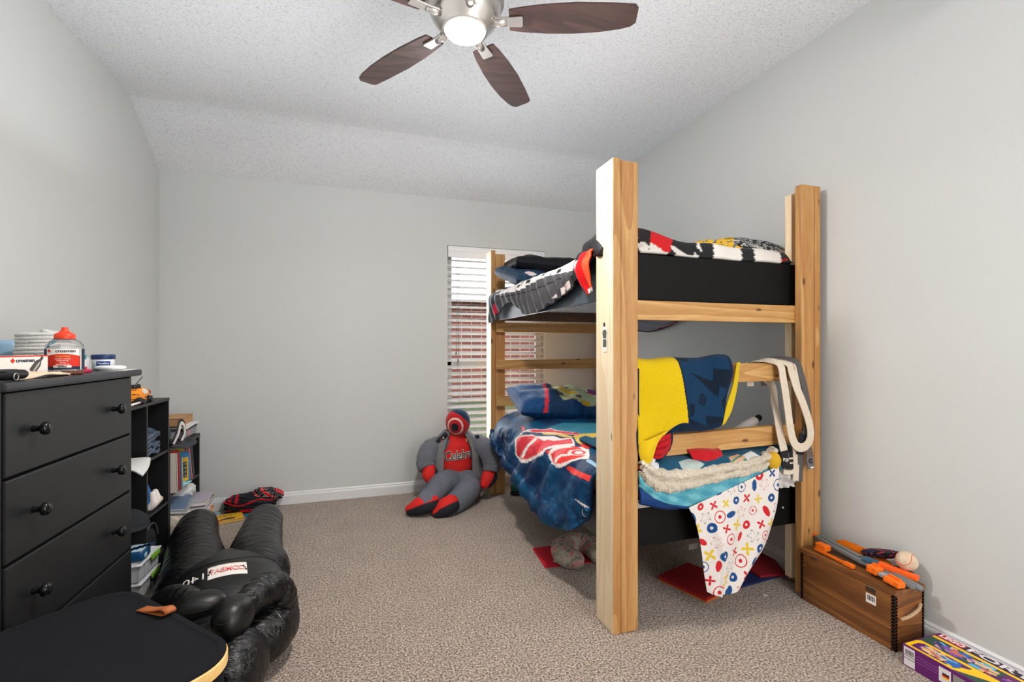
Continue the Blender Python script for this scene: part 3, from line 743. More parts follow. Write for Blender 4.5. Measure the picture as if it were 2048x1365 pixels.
# the two black box frames with their slats
def boxframe(z0, z1, zs, nm):
    r = []
    g = G(); g.box((1.024, 1.785, z0), (1.040, 3.55, z1), .002); o = g.make('side_board', m_bsheen, bed)
    g = G(); g.box((2.080, 1.785, z0), (2.096, 3.55, z1), .002); g.make('side_board', m_bsheen, bed)
    g = G(); g.box((1.024, 1.767, z0 - .004), (2.096, 1.785, z1), .002)
    if nm == 'low':
        g.lathe([(.001, 0), (.005, 0), (.004, .003), (.001, .003)], (1.965, 1.764, .40), 10, 1, TR((0, 0, 0), (90, 0, 0)))
    g.make('end_board', [m_black, m_trim], bed)
    g = G(); g.box((1.024, 3.55, z0), (2.096, 3.566, z1), .002); g.make('end_board', mat('brown_end_board', (92, 66, 48), rough=.6, var=.2, vs=20), bed)
    for i in range(11):
        y = 1.86 + i * .163
        g = G(); g.box((1.04, y, zs), (2.08, y + .075, zs + .015), .002); g.make('slat', mat('pale_slat', (196, 200, 204), rough=.6), bed)
boxframe(1.402, 1.600, 1.478, 'up')
boxframe(.316, .512, .400, 'low')
m_mattress = mat('mattress_white', (226, 222, 220), rough=.9, bump=.2, bs=40)
for z, h, lab in ((1.494, .105, 'white mattress inside upper bunk box under black quilt'), (.416, .205, 'white mattress inside lower bunk box under blue quilt')):
    g = G(); g.box((1.045, 1.79, z), (2.075, 3.545, z + h), .03, smooth=True)
    g.make('mattress', m_mattress, label=lab, cat='mattress')

# ------------------------------------------------------------------ bedding
def cloth(name, rough=.85, var=.06, vs=30, bump=.15, bs=350, sheen=.2):
    return mat(name, (255, 255, 255), rough=rough, var=var, vs=vs, bump=bump, bs=bs, sheen=sheen, attr=True, spec=.2)
m_cloth = cloth('printed_cotton')
m_satin = cloth('shiny_polyester', rough=.5, bump=.08, sheen=0)
m_fleece = cloth('fleece', rough=1, var=.12, vs=120, bump=.5, bs=260, sheen=.08)
BLK, GRY, WHT, RED = (34, 34, 36), (78, 77, 80), (228, 224, 220), (206, 30, 36)

# upper quilt: lies over the mattress and spills over the open left side
Ys = [3.60, 3.47, 3.30, 3.14, 2.98, 2.81, 2.62, 2.40, 2.22, 2.08, 1.98, 1.90, 1.82, 1.775]
hem = [1.385, 1.40, 1.490, 1.512, 1.468, 1.402, 1.404, 1.428, 1.458, 1.50, 1.56, 1.590, 1.590, 1.590]
rows = []
for i, (y, h) in enumerate(zip(Ys, hem)):
    nb = math.exp(-((y - 1.90) / .12) ** 2)
    zt = 1.625 + .012 * math.sin(i * 1.7)
    e = 1.612
    near = y < 1.8
    row = [(2.06, y, zt + .03 * nb), (1.85, y, zt + .045 * nb), (1.60, y, zt + .02 + .03 * nb), (1.38, y, zt + .02 + .035 * nb),
           (1.20, y, zt + .02 + .085 * nb), (1.07, y, zt + .012 + .095 * nb), (1.005, y, e + .078 * nb)]
    x = .985 if y < 3.4 else .966
    row += [(x - .004 * nb, y, e - .035 + .082 * nb), (x - .006, y, (e - .03) * .5 + h * .5 + .012), (x + .006, y, h)]
    if near:
        row = [(a, b, min(c, 1.606)) for a, b, c in row]
    rows.append(row)
nu, nv = 220, 200
P = grid(rows, nu, nv)
U, Vv = uvg(nu, nv)
arc = np.concatenate([np.zeros((nu, 1)), np.cumsum(np.linalg.norm(np.diff(P, axis=1), axis=2), 1)], 1)
N = nrm(P)
hang = np.clip((1.02 - P[..., 0]) / .04, 0, 1)
P = P + N * (wav(P[..., 0], P[..., 1], 3, 16, .006) * (1 - hang) + hang * (.007 * np.sin(P[..., 1] * 58 - P[..., 2] * 34 + 1.5 * np.sin(P[..., 1] * 9)) + wav(P[..., 1], P[..., 2], 5, 40, .003)))[..., None]
C = fill((nu, nv), GRY)
X, Y, Z = P[..., 0], P[..., 1], P[..., 2]
C[(X > 1.0)] = BLK
edge = (X < 1.03) & (Z > 1.572 - .012 * np.sin(Y * 7)) & (Y > 2.06) & (Y < 3.56)
C[edge] = WHT
dash = edge & (np.sin(Y * 52 + 3 * np.sin(Y * 13)) > .70) & (np.sin(Z * 190 + Y * 9) > -.3)
C[dash] = BLK
C[(X < 1.0) & (np.abs(Z - (1.552 - .02 * np.sin(Y * 3))) < .003) & (Y > 2.2)] = (30, 30, 32)
low = (X < .995) & (Y < 2.45) & (Y > 2.03) & (Z < 1.45 + (2.3 - Y) * .30 + .02)
C[low] = BLK
C[low & (np.sin(Y * 38 + 1.0) > -.1) & (np.sin(Z * 60) > -.6)] = (214, 200, 196)
tail = (Y > 3.40) & (X < 1.0)
C[tail] = (44, 50, 50)
C[tail & inpoly(Y, Z, [(3.44, 1.525), (3.38, 1.52), (3.40, 1.45), (3.46, 1.415)])] = (196, 20, 60)
top = (X > 1.0) & (Y < 2.35)
C[top] = (222, 216, 208)
C[top & (np.sin(X * 26 + np.sin(Y * 16) * 1.4) > .55) & (X > 1.5)] = BLK
C[top & (np.sin(X * 34 + Y * 50) > .75) & (X <= 1.5)] = BLK
for nm, rgb in UPPER_ART:
    C[inpoly(U, Vv, nm)] = rgb
C[(Y < 2.06) & (X < 1.03) & (Z > 1.50)] = (40, 40, 42)
g = G(); g.sheet(P, .018, 0, C)
# the corner that drops between bed and wall
Q = grid([[(2.115, 3.3, 1.438), (2.115, 3.092, 1.425), (2.115, 2.875, 1.412), (2.115, 2.702, 1.394)],
          [(2.112, 3.295, 1.381), (2.11, 3.084, 1.363), (2.11, 2.868, 1.367), (2.112, 2.709, 1.384)],
          [(2.108, 3.304, 1.324), (2.106, 3.079, 1.305), (2.108, 2.865, 1.335), (2.112, 2.72, 1.378)]], 20, 40)
cq = fill((20, 40), (128, 130, 140)); uq, vq = uvg(20, 40)
cq[uq > .9] = (30, 28, 34); cq[(uq > .8) & (uq <= .9) & (vq > .5)] = (130, 24, 50)
g.sheet(Q + nrm(Q) * (wav(uq, vq, 8, 9, .004))[..., None], .008, 0, cq)
g.make('quilt', m_satin, label='rumpled black and grey quilt with white patterned edge on upper bunk', cat='quilt')

# red printed blanket spilling over the near corner of the upper bunk
Pr = grid([[(1.06, 2.02, 1.622), (1.06, 1.94, 1.628), (1.06, 1.86, 1.628)],
           [(.985, 2.03, 1.612), (.978, 1.95, 1.618), (.974, 1.858, 1.618)],
           [(.962, 2.035, 1.575), (.955, 1.95, 1.590), (.952, 1.850, 1.595)],
           [(.965, 2.00, 1.535), (.945, 1.93, 1.54), (.945, 1.846, 1.55)],
           [(.972, 1.955, 1.485), (.955, 1.91, 1.47), (.952, 1.848, 1.475)],
           [(.98, 1.915, 1.452), (.968, 1.89, 1.428), (.965, 1.852, 1.44)]], 90, 60)
ur, vr = uvg(90, 60)
Pr = Pr + nrm(Pr) * (wav(ur * .4, vr * .3, 12, 26, .007))[..., None]
Cr = fill((90, 60), (206, 22, 26))
Cr[vr > .80 + .08 * np.sin(ur * 9)] = (238, 84, 48)
Cr[inpoly(ur, vr, [(.25, .10), (.27, .36), (.46, .40), (.48, .12)])] = (236, 232, 228)
Cr[(ur > .9) & (vr > .7)] = (225, 220, 218)
g = G(); g.sheet(Pr, .012, 0, Cr)
g.make('printed_blanket', m_satin, label='red and orange printed blanket spilling over near corner of upper bunk', cat='blanket')

def cf_blue(u, v, s):
    c = fill(u.shape, (34, 58, 82)) * (1 + .12 * np.sin(u * 30 + v * 9) * np.sin(v * 22))[..., None]
    if s > 0:
        c[((u + .66) / .13) ** 2 + ((v + .80) / .13) ** 2 < 1] = (226, 206, 204)
        c[inpoly(u, v, [(-.3, -1), (-.1, -.6), (.2, -.9), (.2, -1)])] = (120, 90, 100)
    return c
pillow((1.30, 3.24, 1.690), (.66, .46, .15), TR((0, 0, 0), (16, 4, 6)), col=cf_blue, seed=3, wr=.008, p=.24, pinch=.03).make('pillow', m_satin, label='dark blue pillow with pale oval patch at far end of upper bunk', cat='pillow')
pillow((1.42, 3.32, 1.800), (.74, .44, .15), TR((0, 0, 0), (5, 3, -4)), col=lambda u, v, s: fill(u.shape, (24, 25, 30)), seed=9, wr=.008, pinch=.02, p=.2).make('pillow', m_satin, label='glossy black pillow lying on top of dark blue pillow', cat='pillow')

def cf_near(u, v, s):
    c = fill(u.shape, (26, 26, 30))
    if s > 0:
        n = np.sin(u * 17 + 3 * np.sin(v * 8)) + np.sin(v * 23 + 4 * np.sin(u * 9)) + .7 * np.sin(u * 41 + v * 37)
        c[n > .2] = (196, 196, 190); c[n > 1.2] = (60, 62, 66)
        y = (u < -.05 + .25 * np.sin(v * 3)) & (n < .9)
        c[y] = (226, 178, 34)
    rim = (np.abs(v) > .93)
    c[rim] = (230, 226, 220)
    return c
pillow((1.90, 2.02, 1.700), (.50, .34, .14), TR((0, 0, 0), (22, -10, 4)), col=cf_near, seed=15, wr=.006).make('pillow', m_satin, label='yellow, black and grey printed pillow at near end of upper bunk', cat='pillow')

# ---------------- lower bunk
Ys = [3.50, 3.40, 3.22, 3.0, 2.69, 2.40, 2.16, 2.03, 1.95, 1.875]
hz = [.50, .44, .385, .355, .340, .300, .295, .318, .350, .420]
hx = [.955, .95, .945, .93, .895, .89, .89, .90, .925, .955]
rows = []
for y, z, x in zip(Ys, hz, hx):
    e = max(0, (y - 3.3)) * .3
    rows.append([(2.06, y, .662), (1.75, y, .668), (1.45, y, .680), (1.24, y, .680), (1.10, y, .662 - e * .2), (1.025, y, .625 - e * .3), (.985, y, .56 * .55 + (.60) * .45 - e * .5),
                 (x * .5 + .5 * .965, y, .48 * .6 + z * .4), (x + .004, y, z + .045), (x, y, z)])
nu, nv = 260, 300
P = grid(rows, nu, nv)
N = nrm(P)
U, Vv = uvg(nu, nv)
hang = np.clip((1.06 - P[..., 0]) / .08, 0, 1)
P = P + N * (wav(P[..., 0], P[..., 1], 21, 22, .008) + hang * (.010 * np.sin(P[..., 1] * 24 + P[..., 2] * 16 + 2 * np.sin(P[..., 1] * 5)) + wav(P[..., 1], P[..., 2], 25, 45, .004) + wav(P[..., 1], P[..., 2], 27, 80, .0018)))[..., None]
P[..., 2] = np.maximum(P[..., 2], .05)
Cq = quilt_colour(U, Vv, P)
g = G(); g.sheet(P, .022, 0, Cq)
# near end of the same quilt, hanging below the folded blanket
Q = grid([[(1.105, 1.750, .665), (1.25, 1.75, .665), (1.45, 1.75, .65)],
          [(1.105, 1.705, .640), (1.25, 1.70, .62), (1.45, 1.70, .60)],
          [(1.105, 1.69, .575), (1.25, 1.69, .54), (1.45, 1.694, .52)],
          [(1.105, 1.69, .530), (1.25, 1.688, .492), (1.45, 1.692, .485)]], 50, 60)
uq, vq = uvg(50, 60)
cq = fill((50, 60), (24, 62, 118)); cq[(np.abs(vq - .35 - (uq - .6) * .8) < .05) & (uq < .75) & (uq > .35)] = (214, 44, 52)
cq[uq > .93] = (16, 36, 80)
g.sheet(Q + nrm(Q) * wav(uq, vq, 4, 7, .006)[..., None], .014, 0, cq)
g.make('quilt', m_satin, label='blue quilt with large red and white print hanging off lower bunk', cat='quilt')

def cf_low(u, v, s):
    c = fill(u.shape, (22, 66, 112)) * (1 + .15 * np.sin(u * 40 + v * 6) * np.sin(v * 31 + u * 5))[..., None]
    if s > 0:
        c[(u > -.38 + .12 * v) & (u < -.12)] = (22, 52, 84)
        c[np.abs(u - (-.42 + .14 * v)) < .035] = (206, 48, 58)
        body = (u > -.2) & (((u - .25) / .62) ** 2 + (v / .9) ** 2 < 1)
        c[body] = (172, 196, 168)
        n = np.sin(u * 15 + 2 * np.sin(v * 6)) + np.sin(v * 13 + 3 * np.sin(u * 7))
        c[body & (n > .55)] = (198, 184, 108)
        c[body & (n > 1.2)] = (78, 72, 92)
        c[body & (n < -.8)] = (206, 170, 48)
        ring = ((u - .66) / .24) ** 2 + ((v - .1) / .42) ** 2
        c[ring < 1] = (214, 214, 210); c[ring < .78] = (120, 62, 110)
        c[(u > .82) & (ring > 1)] = (34, 130, 158)
    return c
pillow((1.42, 3.14, .780), (.80, .46, .19), TR((0, 0, 0), (14, 4, -3)), col=cf_low, seed=31, wr=.014, p=.25, pinch=.03).make('pillow', m_satin, label='blue pillow with red stripe and yellow green print on lower bunk', cat='pillow')

# folded teal fleece blanket with cream sherpa lining, pushed out under the low rail
xs = [1.10, 1.17, 1.27, 1.40, 1.56, 1.72, 1.86, 1.95]
front = []
tz = [.655, .625, .612, .622, .634, .648, .668, .688]      # where the cream roll sits
hz = [.60, .545, .505, .478, .487, .515, .565, .615]       # hem of the teal side
def fleece_row(i):
    x, t, h_ = xs[i], tz[i], hz[i]
    dy = .03 * min(1, max(0, x - 1.72) / .14)
    q = [(x, 2.25, .70), (x, 2.0, .702), (x, 1.86, .704), (x, 1.775, .70), (x, 1.715, .692), (x, 1.690 + dy, .672 + (t - .62) * .3), (x, 1.684 + dy, t + .028)]
    return q, [(x, 1.686 + dy, t + .012), (x, 1.683 + dy, t - .03), (x, 1.680 + dy, (t + h_) / 2 - .012), (x, 1.682 + dy * .6, h_)]
A = grid([fleece_row(i)[0] for i in range(len(xs))], 160, 120)
ua, va = uvg(160, 120)
A = A + nrm(A) * wav(ua * 3, va, 41, 9, .005)[..., None]
ca = fill((160, 120), (30, 84, 112))
for (x0, z0, w_, h_, cc) in ((1.13, .5, .07, .35, (206, 96, 44)), (1.80, .52, .08, .34, (206, 96, 44)), (1.36, .45, .10, .22, (186, 200, 196)), (1.62, .5, .10, .3, (228, 178, 142)), (1.70, .25, .08, .2, (226, 226, 222))):
    q = inpoly(A[..., 0], va, [(x0 - w_ / 2, .72), (x0 + w_ * .2, .66), (x0 + w_ * .62, .86), (x0 + w_ * .1, .985), (x0 - w_ * .5, .93)])
    ca[q] = cc
    if cc[0] == 206: ca[q & (np.sin(A[..., 0] * 330) > .35) & (np.sin(va * 200) > .1)] = (236, 214, 196)
    if cc[0] == 228: ca[q & (np.sin(A[..., 0] * 90 + va * 40) > .5)] = (60, 140, 120)
ca[(np.sin(A[..., 0] * 21) > .965) & (va > .9)] = (206, 172, 40)
g = G(); g.sheet(A, .016, 0, ca)
B_ = grid([fleece_row(i)[1] for i in range(len(xs))], 160, 60)
ub, vb = uvg(160, 60)
B_ = B_ + nrm(B_) * wav(ub * 3, vb, 43, 8, .004)[..., None]
cb = fill((160, 60), (92, 170, 188))
sh = np.sin(ub * 44 + 2 * np.sin(vb * 5)) * np.sin(vb * 12 + ub * 8)
cb[sh > .35] = (122, 192, 204); cb[sh < -.5] = (76, 154, 178)
cb[vb > .93] = (24, 70, 122)
g.sheet(B_, .012, 0, cb)
th = g.make('throw_blanket', m_fleece, label='teal fleece throw blanket with orange patches bunched at near end of lower bunk', cat='blanket')
m_sherpa = mat('cream_sherpa', (226, 212, 190), rough=1, bump=1.0, bs=140, var=.1, vs=90, sheen=.4)
g = G()
xsb = [1.105, 1.13, 1.18, 1.27, 1.40, 1.56, 1.70, 1.80, 1.845]
tb = [.690, .665, .632, .616, .624, .636, .650, .668, .695]
wb = [.020, .040, .046, .040, .036, .032, .028, .026, .020]
rows = []
for x, t, w_ in zip(xsb, tb, wb):
    yb = 1.672 + .02 * max(0, x - 1.7) / .1
    rows.append([(x, yb + .022, t + w_), (x, yb + .002, t + w_ * .92), (x, yb - .012, t + w_ * .5), (x, yb + .001, t + w_ * .05), (x, yb - .012, t - w_ * .45), (x, yb - .002, t - w_ * .9), (x, yb + .014, t - w_)])
Sb = grid(rows, 260, 70)
us, vs_ = uvg(260, 70)
Sb = Sb + nrm(Sb) * (wav(us * 6, vs_ * 1.2, 57, 34, .0022) + wav(us * 6, vs_ * 1.2, 58, 9, .003))[..., None]
g.sheet(Sb, .012, 0)
o = g.make('sherpa_lining', m_sherpa, th, label='cream sherpa edge')

# white printed sheet hanging over the near end board
def generic_print(x, z, seed):
    c = fill(x.shape, (232, 224, 218))
    r = np.random.default_rng(seed)
    pts = []
    for i in range(11):
        for j in range(13):
            pts.append((1.26 + i * .066 + (j % 2) * .033 + r.uniform(-.008, .008), .06 + j * .055 + r.uniform(-.008, .008)))
    reds, blues, yel = (206, 34, 44), (26, 76, 136), (226, 192, 60)
    for k, (a, b) in enumerate(pts):
        s = r.uniform(.020, .030); kind = (k * 7 + k // 13) % 6; col = reds if r.random() < .5 else blues
        dx, dz = x - a, z - b
        t = r.uniform(0, 6.28)
        ex, ez = dx * cos(t) + dz * sin(t), -dx * sin(t) + dz * cos(t)
        d = np.sqrt(dx ** 2 + dz ** 2)
        if kind == 0:                                   # disc with a hole
            c[d < s * .8] = col; c[d < s * .25] = (232, 224, 218)
        elif kind == 1:                                 # thin ring with a dot
            c[(d < s) & (d > s * .84)] = col; c[d < s * .3] = col
        elif kind in (2, 4):                            # four-pointed splash
            an = np.arctan2(ez, ex); q = d < s * (.62 + .42 * np.cos(an * 4)) 
            c[q] = col if kind == 2 else yel
        elif kind == 3:                                 # leaf
            c[(ex / s) ** 2 + (ez / (s * .5)) ** 2 < 1] = col
        else:                                           # outlined star
            an = np.arctan2(ez, ex); rr = s * (.75 + .3 * np.cos(an * 5))
            c[(d < rr) & (d > rr * .86)] = (120, 118, 124) if k % 2 else (206, 120, 120)
    return c
Lf = cat1(np.array([(1.335, .497), (1.374, .423), (1.405, .31), (1.418, .20), (1.426, .123)]), 240)
Rt = cat1(np.array([(1.835, .640), (1.822, .486), (1.789, .374), (1.745, .265), (1.631, .140)]), 240)
u, v = uvg(240, 200)
Xs = Lf[:, None, 0] * (1 - v) + Rt[:, None, 0] * v
Zs = Lf[:, None, 1] * (1 - v) + Rt[:, None, 1] * v - .035 * np.clip((u - .75) * 4, 0, 1) * np.sin(pi * v) - .0
Yy = 1.668 + .055 * np.clip(u * 2, 0, 1) * 0 + .012 * np.sin(v * 11 + u * 3) * np.clip(u * 2, 0, 1) - .02 * u + .02 * np.abs(v - .28 - .2 * u) ** .5 * u
P = np.stack([Xs, Yy, Zs], -1)
fold = np.clip(1 - np.abs((v - (.16 + .12 * u)) / .05), 0, 1) * u
P[..., 1] -= .018 * fold
c = generic_print(Xs + .02 * u, Zs, 5)
g = G(); g.sheet(P, .003, 0, c)
Q = grid([[(1.82, 1.80, .655), (1.90, 1.80, .662), (1.99, 1.80, .655)], [(1.82, 1.72, .64), (1.90, 1.71, .635), (1.985, 1.72, .62)],
          [(1.832, 1.70, .57), (1.90, 1.69, .565), (1.98, 1.70, .555)], [(1.84, 1.705, .525), (1.90, 1.70, .520), (1.975, 1.71, .53)]], 50, 60)
uq, vq = uvg(50, 60)
Q = Q + nrm(Q) * (wav(uq, vq, 61, 14, .010))[..., None]
g.sheet(Q, .004, 0, fill((50, 60), (206, 202, 198)))
Q = grid([[(1.10, 1.757, .525), (1.30, 1.757, .515)], [(1.10, 1.755, .487), (1.30, 1.755, .487)]], 12, 30)
g.sheet(Q, .004, 0, fill((12, 30), (214, 204, 198)))
g.make('bed_sheet', m_cloth, label='white sheet with red, blue and yellow print hanging to the floor', cat='sheet')

# small things lying on the lower bunk
g = G(); g.ell((1.819, 1.685, 0.66), (.036, .03, .042), e=1, wr=.04)
g.make('plush_ball', mat('yellow_plush', (226, 176, 44), rough=1, bump=.6, bs=200), label='yellow plush ball beside the cream belts on lower bunk', cat='toy')
g = G(); g.tube([(1.105, 1.745, .74), (1.13, 1.725, .73), (1.158, 1.71, .70), (1.166, 1.70, .665), (1.150, 1.70, .63)], [.03, .034, .036, .034, .022], 16, wr=.006, res=20, round_ends=True)
g.tube([(1.16, 1.98, .715), (1.10, 1.95, .722), (1.065, 1.90, .715), (1.05, 1.87, .68)], [.03, .036, .034, .028], 16, wr=.008, res=20, round_ends=True)
g.make('towel', mat('white_terry', (232, 232, 236), rough=1, bump=.8, bs=160), label='white bundled towel beside near post on lower bunk', cat='towel')
Q = grid([[(1.375, 1.80, .735), (1.46, 1.80, .74), (1.545, 1.80, .735)], [(1.375, 1.72, .722), (1.46, 1.712, .725), (1.545, 1.72, .72)], [(1.40, 1.70, .675), (1.46, 1.692, .67), (1.54, 1.70, .655)]], 30, 40)
uq, vq = uvg(30, 40)
g = G(); g.sheet(Q + nrm(Q) * wav(uq, vq, 3, 9, .004)[..., None], .006, 0, fill((30, 40), (190, 22, 32)))
g.make('folded_shirt', m_cloth, label='red folded cloth tucked behind the lowest near rail', cat='clothing')
b = thing('water_bottle', 'frosted white bottle with black cap lying behind lowest near rail', 'bottle', (1.80, 1.86, .72))
d0, d1 = np.array((1.789, 1.86, 0.761)), np.array((1.897, 1.86, 0.821))
ax = (d1 - d0) / np.linalg.norm(d1 - d0)
g = G(); g.tube([d0 - ax * .06, d0, d0 + ax * .05, d1 - ax * .01, d1], [.032, .033, .033, .026, .018], 20, round_ends=False); g.make('body', mat('frosted_plastic', (206, 196, 192), rough=.35), b)
g = G(); g.tube([d1, d1 + ax * .02], [.018, .016], 16, round_ends=True); g.make('cap', mat('black_plastic', (22, 22, 24), rough=.35), b)

# yellow and navy blanket folded over the middle near rail
def top_z(x): return 1.136 + .006 * np.sin(x * 14)
Ucols = [1.095, 1.20, 1.31, 1.40, 1.50, 1.592]
bot = [.745, .768, .842, .822, .832, .845]
rows = []
for x, bz in zip(Ucols, bot):
    t = top_z(x)
    xb = x - (.068 if x > 1.55 else .0)
    rows.append([(x, 1.795, .93), (x, 1.79, 1.05), (x, 1.782, t - .012), (x, 1.75, t + .004), (x, 1.716, t - .012), (x + .003, 1.700, 1.06), ((x + xb) / 2 + .003, 1.694, .96), (xb, 1.690, bz)])
P = grid(rows, 180, 200)
u, v = uvg(180, 200)
P = P + nrm(P) * wav(P[..., 0], P[..., 2], 71, 20, .006)[..., None]
X, Z = P[..., 0], P[..., 2]
lim = 1.325 + .02 * np.sin(Z * 9)
cc = fill((180, 200), (10, 52, 84))
for poly in ([(1.486, 1.69, 1.037), (1.494, 1.69, 1.093), (1.606, 1.69, 1.086), (1.588, 1.69, 0.996), (1.526, 1.69, 1.014), (1.517, 1.69, 0.963), (1.364, 1.69, 1.078)],
             [(1.437, 1.69, 0.886), (1.532, 1.69, 0.876), (1.506, 1.69, 0.821), (1.437, 1.69, 0.836)],
             [(1.347, 1.69, 0.877), (1.42, 1.69, 0.849), (1.468, 1.69, 0.821), (1.408, 1.69, 0.812), (1.347, 1.69, 0.823)],
             [(1.353, 1.69, 0.945), (1.383, 1.69, 0.939), (1.369, 1.69, 0.888), (1.353, 1.69, 0.889)],
             [(1.306, 1.69, 1.149), (1.365, 1.69, 1.142), (1.368, 1.69, 1.122), (1.328, 1.69, 1.124)]):
    cc[inpoly(X, Z, [(q[0], q[2]) for q in poly])] = (8, 26, 44)
for a, r_ in (((1.428, 1.69, 0.956), .023), ((1.561, 1.69, 0.933), .030)):
    d = np.hypot(X - a[0], (Z - a[2]) * .85); cc[d < r_] = (8, 26, 44); cc[(d < r_ * .45) & (d > r_ * .3)] = (10, 52, 84)
cc[X < lim] = (226, 190, 14)
cc[np.abs(X - lim) < .004] = (10, 30, 56)
cc[v > .975] = (12, 34, 60)
cc[(u > .965)] = (12, 34, 60)
g = G(); g.sheet(P[:, ::-1], .010, 0, cc[:, ::-1], col2=(226, 186, 30))
# gathered tail with its red lining showing
T = grid([[(1.098, 1.688, .80), (1.13, 1.672, .80), (1.18, 1.672, .815), (1.235, 1.682, .83)],
          [(1.10, 1.686, .75), (1.128, 1.664, .745), (1.165, 1.668, .775), (1.19, 1.680, .80)],
          [(1.108, 1.684, .715), (1.126, 1.666, .705), (1.148, 1.668, .72), (1.155, 1.68, .76)]], 50, 50)
ut, vt = uvg(50, 50)
g.sheet(T, .010, 0, fill((50, 50), (228, 190, 26)))
L = grid([[(1.165, 1.69, .80), (1.21, 1.68, .812), (1.265, 1.69, .82)], [(1.15, 1.69, .76), (1.21, 1.674, .76), (1.262, 1.69, .775)], [(1.13, 1.69, .705), (1.19, 1.678, .705), (1.235, 1.69, .73)]], 50, 50)
cl = fill((50, 50), (190, 28, 34)); cl[np.sin(ut * 26 + vt * 4) > .6] = (150, 16, 26); cl[(ut > .86) | (vt > .9)] = (12, 30, 56)
g.sheet(L + nrm(L) * wav(ut, vt, 5, 9, .003)[..., None], .008, 0, cl)
K = grid([[(1.09, 1.70, 1.10), (1.105, 1.694, 1.10)], [(1.09, 1.70, .90), (1.106, 1.694, .90)], [(1.095, 1.69, .76), (1.12, 1.684, .745)], [(1.12, 1.69, .69), (1.15, 1.68, .705)]], 50, 12)
g.sheet(K, .010, 0, fill((50, 12), (14, 36, 66)))
K = grid([[(1.10, 1.706, .74), (1.15, 1.70, .72), (1.22, 1.70, .72)], [(1.10, 1.704, .69), (1.14, 1.70, .672), (1.20, 1.70, .70)], [(1.12, 1.704, .665), (1.14, 1.70, .655), (1.17, 1.70, .67)]], 30, 30)
g.sheet(K, .008, 0, fill((30, 30), (18, 52, 84)))
K = grid([[(1.624, 1.7, 1.119), (1.653, 1.715, 1.122)], [(1.597, 1.695, 1.019), (1.629, 1.705, 1.013)], [(1.555, 1.692, 0.919), (1.593, 1.7, 0.905)], [(1.531, 1.69, 0.837), (1.552, 1.695, 0.849)]], 40, 10)
g.sheet(K, .006, 0, fill((40, 10), (226, 192, 24)))
g.make('fleece_blanket', m_fleece, label='yellow and navy fleece blanket folded over the middle near rail', cat='blanket')

# martial arts belts looped over the same rail
m_belt = mat('cream_webbing', (222, 206, 186), rough=.9, var=.05, vs=60, bump=.3, bs=300)
m_gbelt = mat('grey_webbing', (92, 88, 86), rough=.9, bump=.3, bs=300)
m_patch = mat('black_patch', (24, 22, 24), rough=.8)
def rail_out(p):
    if p[2] < 1.06: return (0, -1, 0) if p[1] < 1.748 else (0, 1, 0)
    v = np.array((0, p[1] - 1.7475, max(0, p[2] - 1.09))); return v / (np.linalg.norm(v) + 1e-6)
def strap(g, pts, w, m=0, up=rail_out, res=40):
    g.tube(pts, 1, flat=(w, .004), up=up, m=m, res=res)
tpz = 1.118
bt = thing('martial_arts_belt', 'cream belt with black label end hanging behind middle near rail', 'belt', (1.81, 1.69, .60))
g = G()
strap(g, [(1.752, 1.790, 1.10), (1.908, 1.785, 1.017), (1.909, 1.76, 0.921), (1.881, 1.712, 0.82), (1.874, 1.689, 0.754), (1.879, 1.674, 0.681), (1.883, 1.67, 0.628)], .042)
g.make('strap', m_belt, bt)
g = G()
strap(g, [(1.87, 1.672, 0.704), (1.879, 1.666, 0.627)], .044, 0, res=4)
g.text('FUJI', .020, frame(np.array((1.874, 1.672, 0.664)) + np.array((0, -.0065, 0)), (1, 0, -.12), (.12, 0, 1)), 1, off=.0003)
g.make('label', [m_patch, m_paper], bt, label='black label with white lettering')
bt = thing('martial_arts_belt', 'cream belt hanging in a long loop in front of middle near rail', 'belt', (1.90, 1.68, .60))
g = G()
strap(g, [(1.79, 1.79, 1.00), (1.792, 1.786, 1.09), (1.795, 1.748, tpz + .006), (1.874, 1.705, 1.113), (1.879, 1.682, 1.027), (1.898, 1.678, 0.907), (1.901, 1.664, 0.804), (1.918, 1.66, 0.743), (1.95, 1.656, 0.718), (1.988, 1.652, 0.73), (2.008, 1.65, 0.772), (2.01, 1.66, 0.834), (1.978, 1.664, 0.922), (1.949, 1.674, 1.0), (1.933, 1.684, 1.064), (1.929, 1.708, 1.113), (1.842, 1.748, tpz + .012), (1.845, 1.786, 1.08)], .040, res=140)
strap(g, [(1.942, 1.676, 0.752), (1.944, 1.672, 0.635), (1.936, 1.668, 0.561)], .034, 0)
strap(g, [(1.863, 1.668, 0.609), (1.894, 1.666, 0.603), (1.933, 1.668, 0.606)], .020, 0, up=(0, -1, .1))
g.make('strap', m_belt, bt)
g = G(); strap(g, [(1.905, 1.676, 0.7), (1.904, 1.672, 0.619)], .040, 0, res=4)
for q in (0, .022): strap(g, [np.array((1.902, 1.67, 0.671)) - (0, 0, q), np.array((1.902, 1.67, 0.664)) - (0, 0, q)], .040, 1, res=3)
g.make('label', [m_patch, m_belt], bt, label='black striped label')
bt = thing('martial_arts_belt', 'grey belt with black end draped over middle near rail beside the right post', 'belt', (1.94, 1.68, .56))
g = G()
strap(g, [(1.875, 1.79, 1.0), (1.872, 1.786, 1.08), (1.874, 1.748, tpz + .020), (1.977, 1.706, 1.122), (1.987, 1.682, 1.058), (2.005, 1.674, 0.975), (2.019, 1.672, 0.891), (2.02, 1.676, 0.819), (1.987, 1.672, 0.75), (1.972, 1.672, 0.692), (1.969, 1.672, 0.621), (1.965, 1.672, 0.553)], .034, res=80)
